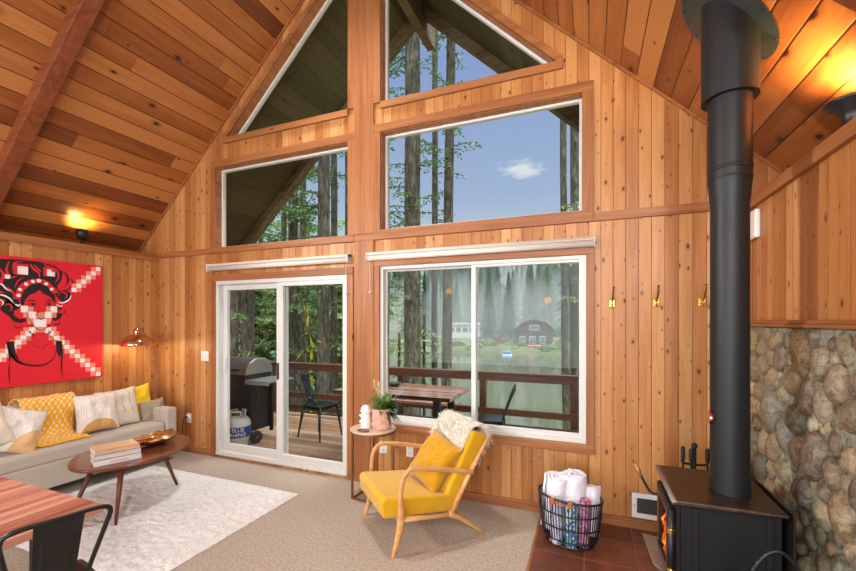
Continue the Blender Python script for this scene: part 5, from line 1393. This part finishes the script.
# ------------------------------------------------------------------ the trees beside the deck
m_bark = NT('fir_bark'); _v = m_bark.obj(); _p = m_bark.xyz(_v)
_n = m_bark.noise(m_bark.vec(m_bark.M('MULTIPLY',_p[0],14.0), m_bark.M('MULTIPLY',_p[1],14.0), m_bark.M('MULTIPLY',_p[2],3.0)), 1.0, 5, .7, .5)
m_bark.bump(_n, 1.0, .03); m_bark = m_bark.fin(m_bark.ramp(_n, [(.3, srgb(46,42,36)), (.5, srgb(92,86,74)), (.65, srgb(128,124,108)), (.8, srgb(106,118,86))]), .95, 0, .1)
m_need = leaf_mat('cedar_needles', srgb(48,80,42), srgb(112,148,80)); m_need2 = leaf_mat('pale_cedar_needles', srgb(90,126,70), srgb(156,184,116))
def branch(b, q, p0, az, L, droop, leaf, dens=1.0):
    leaf = leaf*(1 if dens < 2 else 1)
    d = Vector((math.cos(az), math.sin(az), 0)); sd = Vector((-math.sin(az), math.cos(az), 0)); n_ = max(6, int(L*9*dens)); pts = []
    for k in range(n_+1):
        t = k/n_; p = Vector(p0) + d*(L*t) + Vector((0,0, L*(.16*t - droop*t*t))) + sd*(.05*math.sin(t*5+az*3)); pts.append(p)
    for k in range(1, n_+1):
        t = k/n_; tw = L*.30*(1-.75*t)+.06
        for sg in (-1, 1):
            dr = (sd*sg*q.uniform(.6,1) + d*q.uniform(.3,.7) + Vector((0,0,q.uniform(-.55,-.1)))).normalized()
            m_ = max(2, int(tw/(leaf*.75)))
            for j in range(m_):
                c = pts[k] + dr*(tw*(j+.5)/m_) + Vector((q.gauss(0,.02), q.gauss(0,.02), q.gauss(0,.02)-.10*(j/m_)**2))
                a = (dr + Vector((q.gauss(0,.35), q.gauss(0,.35), q.gauss(0,.35)))).normalized()*leaf; w = a.cross(Vector((q.gauss(0,.5),q.gauss(0,.5),1))).normalized()*leaf*.30
                b.add([c-a*.6, c+w, c+a*.7, c-w], [(0,1,2,3)])
    return pts
def trunk_tree(label, px, wpx, d, lean=0.0, branches=(), seed=0, mat=None, top=14.0, py0=321, grp=None):
    """px: where the trunk crosses eye level; branches: (z, px azimuth offset deg, length)"""
    rx_, ry_, _ = ray(px, py0); x, y = rx_*d, CAMY + ry_*d; zb = gz(x, y) - .3
    q = random.Random(seed + int(px)); rad = wpx/F*d/2
    o = thing('fir_tree', label, 'tree', (x,y,zb), 0, grp)
    pts = []; rs = []; N = 16
    for k in range(N+1):
        z = lerp(zb, top, k/N); lx = lean*(z-1.58)
        pts.append((x + cs*lx + .02*mnoise.noise(Vector((z*.5,px,0))), y + sn*lx, z)); rs.append(rad*(1.10 - .22*k/N) * (1.35 if k == 0 else 1))
    MB().tube(pts, rs, 14).build('trunk', m_bark, o, world=True, smooth=True)
    if branches:
        nb = MB(); tw = MB()
        for (z, az, L, dens) in branches:
            lx = lean*(z-1.58); p0 = (x + cs*lx, y + sn*lx, z)
            P = branch(nb, q, p0, az, L, q.uniform(.15,.4), max(.085, .0085*d), dens)
            tw.tube(P, [.014*(1-.8*k/(len(P)-1))+.003 for k in range(len(P))], 5)
        nb.build('foliage', mat or m_need, o, world=True); tw.build('branches', m_bark, o, world=True)
    return o
def many(n_, z0_, z1_, L0, L1, seed, dens=1.0, az=None):
    q = random.Random(seed); return [(q.uniform(z0_,z1_), (q.uniform(0,2*PI) if az is None else q.gauss(az[0],az[1])), q.uniform(L0,L1), dens) for _ in range(n_)]
trunk_tree('thin dark trunk with drooping sprays at the left edge of the right hand windows', 387, 5, 12, 0, many(22,1.8,6.0,.5,1.3,1,1.2)+many(8,6.5,9,.5,1.1,2), 1)
trunk_tree('thickest fir trunk seen through the big window left pane', 412.5, 16, 11, 0, many(14,4.6,10,.6,1.4,3,1.1)+many(3,2.0,3.2,.4,.7,31,.6), 2, top=16)
trunk_tree('slender straight trunk between the thickest and the leaning trunk', 434.5, 6, 13, .003, many(12,4.0,9,.4,1.0,4,1.1), 3, top=16)
trunk_tree('leaning fir trunk just left of the big window mullion', 447.5, 9.5, 11.6, .012, many(12,5.2,10,.5,1.3,5,1.1), 4, top=16)
trunk_tree('slim leaning trunk with leafy twigs at the right end of the big window', 565, 7, 10, -.010, many(16,1.9,5.0,.4,1.0,6,1.0), 5, m_need2, top=7.5)
trunk_tree('bark trunk standing against the right frame of the big window', 574.5, 9, 10.6, .0, many(3,2.5,4.6,.3,.6,7,.6), 6, top=8)
trunk_tree('leftmost mossy trunk behind the grill', 233, 10, 10.5, 0, many(14,-.5,5,.6,1.6,8), 7)
trunk_tree('thick mossy trunk rising behind the grill hood', 248, 12, 11.5, 0, many(14,.8,6,.6,1.8,9), 8)
trunk_tree('trunk covered in green sprays beside the door meeting stiles', 293, 9, 13, 0, many(34,-.8,6.5,.6,1.8,10,1.1), 9)
trunk_tree('tall clear fir trunk in the middle of the right door panel', 323.5, 11.5, 11, .001, many(14,2.4,7.5,.7,1.8,11), 10, top=16)
trunk_tree('dark slimmer trunk just right of the clear trunk in the right door panel', 334, 6.5, 12, 0, many(12,.5,6.5,.5,1.4,12), 11)
trunk_tree('thin distant trunk in the lower left upper-window, near the barge board', 284, 5, 16, 0, many(18,3.5,9,.7,1.7,13), 12)
trunk_tree('distant trunk with green sprays in the middle of the upper left window', 303, 6.5, 15, 0, many(26,3.0,9.5,.7,1.8,14), 13)
trunk_tree('thin trunk against the centre post in the upper left window', 347, 4, 14, 0, many(10,2.5,8,.6,1.3,15), 14)
# bushier trees further back, left of the lake
q_ = random.Random(31)
for i in range(17):
    px = 205 + i*9.6 + q_.uniform(-3,3); d = q_.uniform(17,32)
    trunk_tree('dense green forest tree beyond the deck and grill', px, 5.5*11/d*1.4, d, 0, many(60,-2.5,6.0+q_.uniform(-1,1.5),1.2,3.0,100+i,.75), 40+i, m_need2 if i % 3 == 1 else m_need, top=7.5+q_.uniform(-1,2), grp='forest trees beyond the deck')
# paler broadleaf trees behind them
m_pale_l = leaf_mat('pale_broad_leaves', srgb(120,150,84), srgb(178,196,130))
def leafy(seed, h):
    q = random.Random(seed); b = MB(); b.tube([(0,0,-3),(0,0,h*.8)], [.16,.05], 8)
    for k in range(1500):
        t = q.random(); z = h*lerp(-.15,1.0,t); R_ = h*.30*math.sin(PI*min(1,.15+.85*(1-t)))+.2
        a = q.uniform(0,2*PI); rr_ = R_*math.sqrt(q.uniform(.15,1)); p = Vector((rr_*math.cos(a), rr_*math.sin(a), z + q.gauss(0,.3)))
        v1 = Vector((q.gauss(0,1),q.gauss(0,1),q.gauss(0,1))).normalized()*.26; v2 = v1.orthogonal().normalized()*.15
        b.add([p-v1,p+v2,p+v1,p-v2],[(0,1,2,3)])
    return b
lf = [leafy(200+i, 9.0).build('leafy_tree', m_pale_l) for i in range(3)]; used = set()
for i in range(16):
    px = 212 + i*9.2; d = q_.uniform(34,52); a_x, a_y, _ = ray(px, 321); x, y = a_x*d, CAMY + a_y*d
    s_ = lf[i % 3]; o = s_ if i < 3 else s_.copy()
    if i >= 3: COL.objects.link(o)
    o.location = (x, y, gz(x, y)); k = q_.uniform(.85,1.35); o.scale = (k,k,k); o.rotation_euler = (0,0,q_.uniform(0,6))
    tag(o, 'pale green leafy tree far behind the firs beyond the grill', 'tree', 'pale leafy trees behind the firs')
trunk_tree('young pale green sapling beside the thickest trunk behind the railing', 424, 3, 13, 0, many(20,-.6,1.5,.4,1.0,60,.9), 60, m_need2, top=1.8)
trunk_tree('young pale green sapling left of the thickest trunk behind the railing', 399, 3, 14, 0, many(18,-1.4,.8,.4,.9,61,.9), 61, m_need2, top=1.2)
# undergrowth beside the deck
ub = bush(19, .7, 900, .055); ubo = ub.build('undergrowth_shrub', m_bush)
sp2 = [(232,6.8),(243,8.5),(258,7.5),(270,8),(282,9.5),(296,8.2),(306,7.6),(318,9),(330,8.4),(342,7.8),(352,9),(388,9.5),(400,10),(424,10.5),(265,12),(290,12.5),(312,13),(335,12),(245,13)]
for i, (px, d) in enumerate(sp2):
    o = ubo if i == 0 else ubo.copy()
    if i: COL.objects.link(o)
    a, b_, _ = ray(px, 321); x, y = a*d, CAMY + b_*d; s_ = r.uniform(.9,1.9)
    o.location = (x, y, gz(x,y)-.1); o.scale = (s_,s_,s_*r.uniform(.9,1.5)); o.rotation_euler = (0,0,r.uniform(0,6))
    tag(o, 'light green undergrowth shrub below the deck railing', 'shrub', 'undergrowth below the deck')
# mossy bare tree
m_moss = NT('yellow_moss_bark'); _n = m_moss.noise(m_moss.obj(), 9, 3)
m_moss = m_moss.fin(m_moss.ramp(_n, [(.35, srgb(54,48,36)), (.5, srgb(128,128,40)), (.62, srgb(168,166,54))]), .95, 0, .1)
d = 8.6
def mp(px, py): 
    a, b_, c = ray(px, py); return Vector((a*d, CAMY + b_*d, CH + c*d))
base_ = mp(311, 400); base_.z = gz(base_.x, base_.y) - .2
ms = thing('mossy_tree', 'bare crooked tree with bright yellow moss on its limbs behind the deck chair', 'tree', base_)
mbb = MB()
mbb.tube(catmull([base_, mp(311,380), mp(311.5,358), mp(312,345), mp(309.5,336), mp(307.5,325), mp(308,315), mp(304,308), mp(303,300)], 6), [.036-.0004*k for k in range(49)], 8)
mbb.tube(catmull([mp(312,348), mp(316,346), mp(318,342), mp(322,344)], 6), .024, 8)
mbb.tube(catmull([mp(309,352), mp(306,350), mp(302,352), mp(297,360), mp(293,364)], 6), [.026-.0006*k for k in range(25)], 8)
mbb.tube(catmull([mp(308,333), mp(303,336), mp(298,342)], 6), [.022-.001*k for k in range(13)], 8)
mbb.build('trunk', m_moss, ms, world=True, smooth=True)
tq = MB(); q = random.Random(2)
for k in range(14):
    p = mp(q.uniform(294,322), q.uniform(300,345)); tq.tube([mp(308,330).lerp(p,.3), p, p + Vector((q.uniform(-.4,.4),0,q.uniform(.1,.5)))], [.012,.007,.003], 5)
tq.build('twigs', m_bark, ms, world=True)
# turquoise tarp left of the corner post
c_ = mp(275, 356); 
tp_ = MB().ball((0,0,.1), (.22,.16,.07), 16, 10).ball((.2,.04,.08), (.14,.1,.06), 12, 8).build('tarp_bundle', plain('turquoise_tarp', srgb(96,196,200), .4), loc=(mp(276,356).x*1.5, CAMY+(mp(276,356).y-CAMY)*1.5, CH-(356-321.5)/F*d*1.5), smooth=True)
tag(tp_, 'turquoise tarp covered bundle lying on the slope behind the deck corner post', 'tarp')

# mist over the far shore: a thin even haze
hzv = bpy.data.materials.new('valley_mist'); hzv.use_nodes = True; nt = hzv.node_tree
for n_ in list(nt.nodes): 
    if n_.type == 'BSDF_PRINCIPLED': nt.nodes.remove(n_)
vs_ = nt.nodes.new('ShaderNodeVolumeScatter'); vs_.inputs['Color'].default_value = (.93,.98,.95,1); vs_.inputs['Density'].default_value = .0055; vs_.inputs['Anisotropy'].default_value = 0
nt.links.new(vs_.outputs[0], nt.nodes['Material Output'].inputs['Volume'])
mist = MB().prism([(70,-12),(430,-12),(430,80),(70,4)], 0, -430, 170).build('mist', hzv)
tag(mist, 'pale mist hanging over the forest across the lake', 'mist', kind='stuff')

# ================================================================== light
W = bpy.data.worlds.new('sky'); S.world = W; W.use_nodes = True; nt = W.node_tree
bgk = nt.nodes['Background']; tc = nt.nodes.new('ShaderNodeTexCoord'); sx = nt.nodes.new('ShaderNodeSeparateXYZ')
nt.links.new(tc.outputs['Generated'], sx.inputs[0])
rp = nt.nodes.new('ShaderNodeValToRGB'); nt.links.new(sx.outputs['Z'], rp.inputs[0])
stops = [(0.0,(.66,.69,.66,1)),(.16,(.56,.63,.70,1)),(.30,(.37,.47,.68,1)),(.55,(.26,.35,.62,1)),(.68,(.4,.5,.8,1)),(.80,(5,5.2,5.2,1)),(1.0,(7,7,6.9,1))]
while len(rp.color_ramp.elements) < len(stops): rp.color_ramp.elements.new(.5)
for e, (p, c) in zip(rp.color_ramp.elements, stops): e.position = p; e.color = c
nz = nt.nodes.new('ShaderNodeTexNoise'); nz.inputs['Scale'].default_value = 5.0; nz.inputs['Detail'].default_value = 5
mpn = nt.nodes.new('ShaderNodeMapping'); mpn.inputs['Scale'].default_value = (1,1,3.2); mpn.inputs['Location'].default_value = (2.3,.4,.7)
nt.links.new(tc.outputs['Generated'], mpn.inputs[0]); nt.links.new(mpn.outputs[0], nz.inputs['Vector'])
# one small soft cloud over the lake, above the hill
cd_ = Vector(ray(524, 168)).normalized()
su = nt.nodes.new('ShaderNodeVectorMath'); su.operation = 'SUBTRACT'; nt.links.new(tc.outputs['Generated'], su.inputs[0]); su.inputs[1].default_value = cd_
scl = nt.nodes.new('ShaderNodeVectorMath'); scl.operation = 'MULTIPLY'; nt.links.new(su.outputs[0], scl.inputs[0]); scl.inputs[1].default_value = (1, 1, 2.4)
ln = nt.nodes.new('ShaderNodeVectorMath'); ln.operation = 'LENGTH'; nt.links.new(scl.outputs[0], ln.inputs[0])
nz.inputs['Scale'].default_value = 26.0
ad = nt.nodes.new('ShaderNodeMath'); ad.operation = 'MULTIPLY_ADD'; nt.links.new(nz.outputs['Fac'], ad.inputs[0]); ad.inputs[1].default_value = -.11; nt.links.new(ln.outputs['Value'], ad.inputs[2])
r2 = nt.nodes.new('ShaderNodeMapRange'); r2.interpolation_type = 'SMOOTHSTEP'; r2.inputs[1].default_value = .0; r2.inputs[2].default_value = -.045; r2.inputs[4].default_value = .8; nt.links.new(ad.outputs[0], r2.inputs[0])
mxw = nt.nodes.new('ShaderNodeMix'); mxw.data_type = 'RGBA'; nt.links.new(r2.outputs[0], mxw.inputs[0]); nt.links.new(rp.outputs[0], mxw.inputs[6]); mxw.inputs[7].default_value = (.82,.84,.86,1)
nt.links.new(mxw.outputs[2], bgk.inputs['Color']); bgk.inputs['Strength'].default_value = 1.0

def light(name, typ, loc, energy, color, target=None, **kw):
    l = bpy.data.lights.new(name, typ); l.energy = energy; l.color = color
    for k, v in kw.items(): setattr(l, k, v)
    o = bpy.data.objects.new(name, l); COL.objects.link(o); o.location = loc
    if target is not None:
        d_ = Vector(target) - Vector(loc); o.rotation_euler = d_.to_track_quat('-Z', 'Y').to_euler()
    return o
# lamps of the room
light('floor_lamp_bulb', 'POINT', (lc.x,lc.y,1.30), 9, (1,.72,.42), shadow_soft_size=.05)
light('left_uplight_beam', 'SPOT', (-5.13,-.79,2.56), 46, (1,.55,.18), (-5.28,-.70,2.85), spot_size=math.radians(125), spot_blend=.9, shadow_soft_size=.04)
light('right_uplight_beam', 'SPOT', (1.10,-1.03,2.60), 90, (1,.60,.22), (.98,-1.0,3.2), spot_size=math.radians(130), spot_blend=.9, shadow_soft_size=.06)
light('fire_glow', 'POINT', (.50,-.88,.42), 3, (1,.42,.12), shadow_soft_size=.08)
# the sun, and out-of-view fill lights added to brighten the room
light('rear_fill_light', 'AREA', (-2.0,-8.2,1.9), 440, (.84,.94,1), (-2.0,0,1.9), shape='RECTANGLE', size=5.6, size_y=3.2)  # added broad fill behind the camera; the back wall has no window
light('soft_sun', 'SUN', (10,-2,30), 3.4, (1,.98,.95), (0,0,0), angle=math.radians(70))
light('left_wall_fill', 'AREA', (.72,-4.7,3.1), 210, (1,.97,.93), (-5.0,-1.0,1.3), shape='RECTANGLE', size=.5, size_y=.9)  # added fill aimed at the left wall, no fixture stands here
light('floor_fill_spot', 'SPOT', (-2.03,-.75,5.42), 420, (.96,.98,1), (-2.9,-1.15,0), spot_size=math.radians(84), spot_blend=.8, shadow_soft_size=.22)  # added spot to brighten the rug and floor, no lamp hangs there
light('right_wall_fill', 'AREA', (-4.8,-3.3,2.8), 55, (1,.97,.93), (1.0,-1.2,1.9), shape='SQUARE', size=.28, spread=1.7)  # added fill to lift the right wall, not a real wall lamp
# pendants over the kitchen behind the camera (they show as glints in the window glass)
def pendant(label, loc):
    p = thing('pendant_lamp', label, 'lamp', loc, 0, 'glass pendants behind the camera')
    MB().tube([(0,0,.12),(0,0,roof(loc[0])-loc[2])], .004, 6).build('cord', m_black, p)
    MB().ball((0,0,0), .085, 20, 12).build('globe', plain('lit_amber_globe', srgb(255,230,190), .4, emit=srgb(255,160,70), estr=40) if 'lit_amber_globe' not in bpy.data.materials else bpy.data.materials['lit_amber_globe'], p, smooth=True)
    MB().lathe([(0,.09),(.03,.09),(.03,.14),(0,.14)], (0,0,0), 16).build('cap', m_brass, p)
pendant('amber glass pendant over the kitchen', (-3.45,-6.5,2.38)); pendant('amber glass pendant over the kitchen', (-.91,-6.5,2.09))

# ================================================================== camera
cam = bpy.data.cameras.new('camera'); co = bpy.data.objects.new('camera', cam); COL.objects.link(co)
cam.sensor_width = 36; cam.sensor_fit = 'HORIZONTAL'; cam.lens = 36*F/856
cam.shift_y = (CY - 571/2)/856
cam.shift_x = 0
cam.clip_end = 2000; cam.clip_start = .05
co.location = (0, CAMY, CH); co.rotation_euler = (PI/2, 0, TH)
S.camera = co
S.view_settings.view_transform = 'Standard'; S.view_settings.look = 'None'; S.view_settings.gamma = 1; S.view_settings.use_curve_mapping = False
S.view_settings.exposure = 0.08
S.cycles.use_denoising = True
S.cycles.max_bounces = 10; S.cycles.transparent_max_bounces = 24; S.cycles.diffuse_bounces = 4; S.cycles.glossy_bounces = 4; S.cycles.sample_clamp_indirect = 6.0
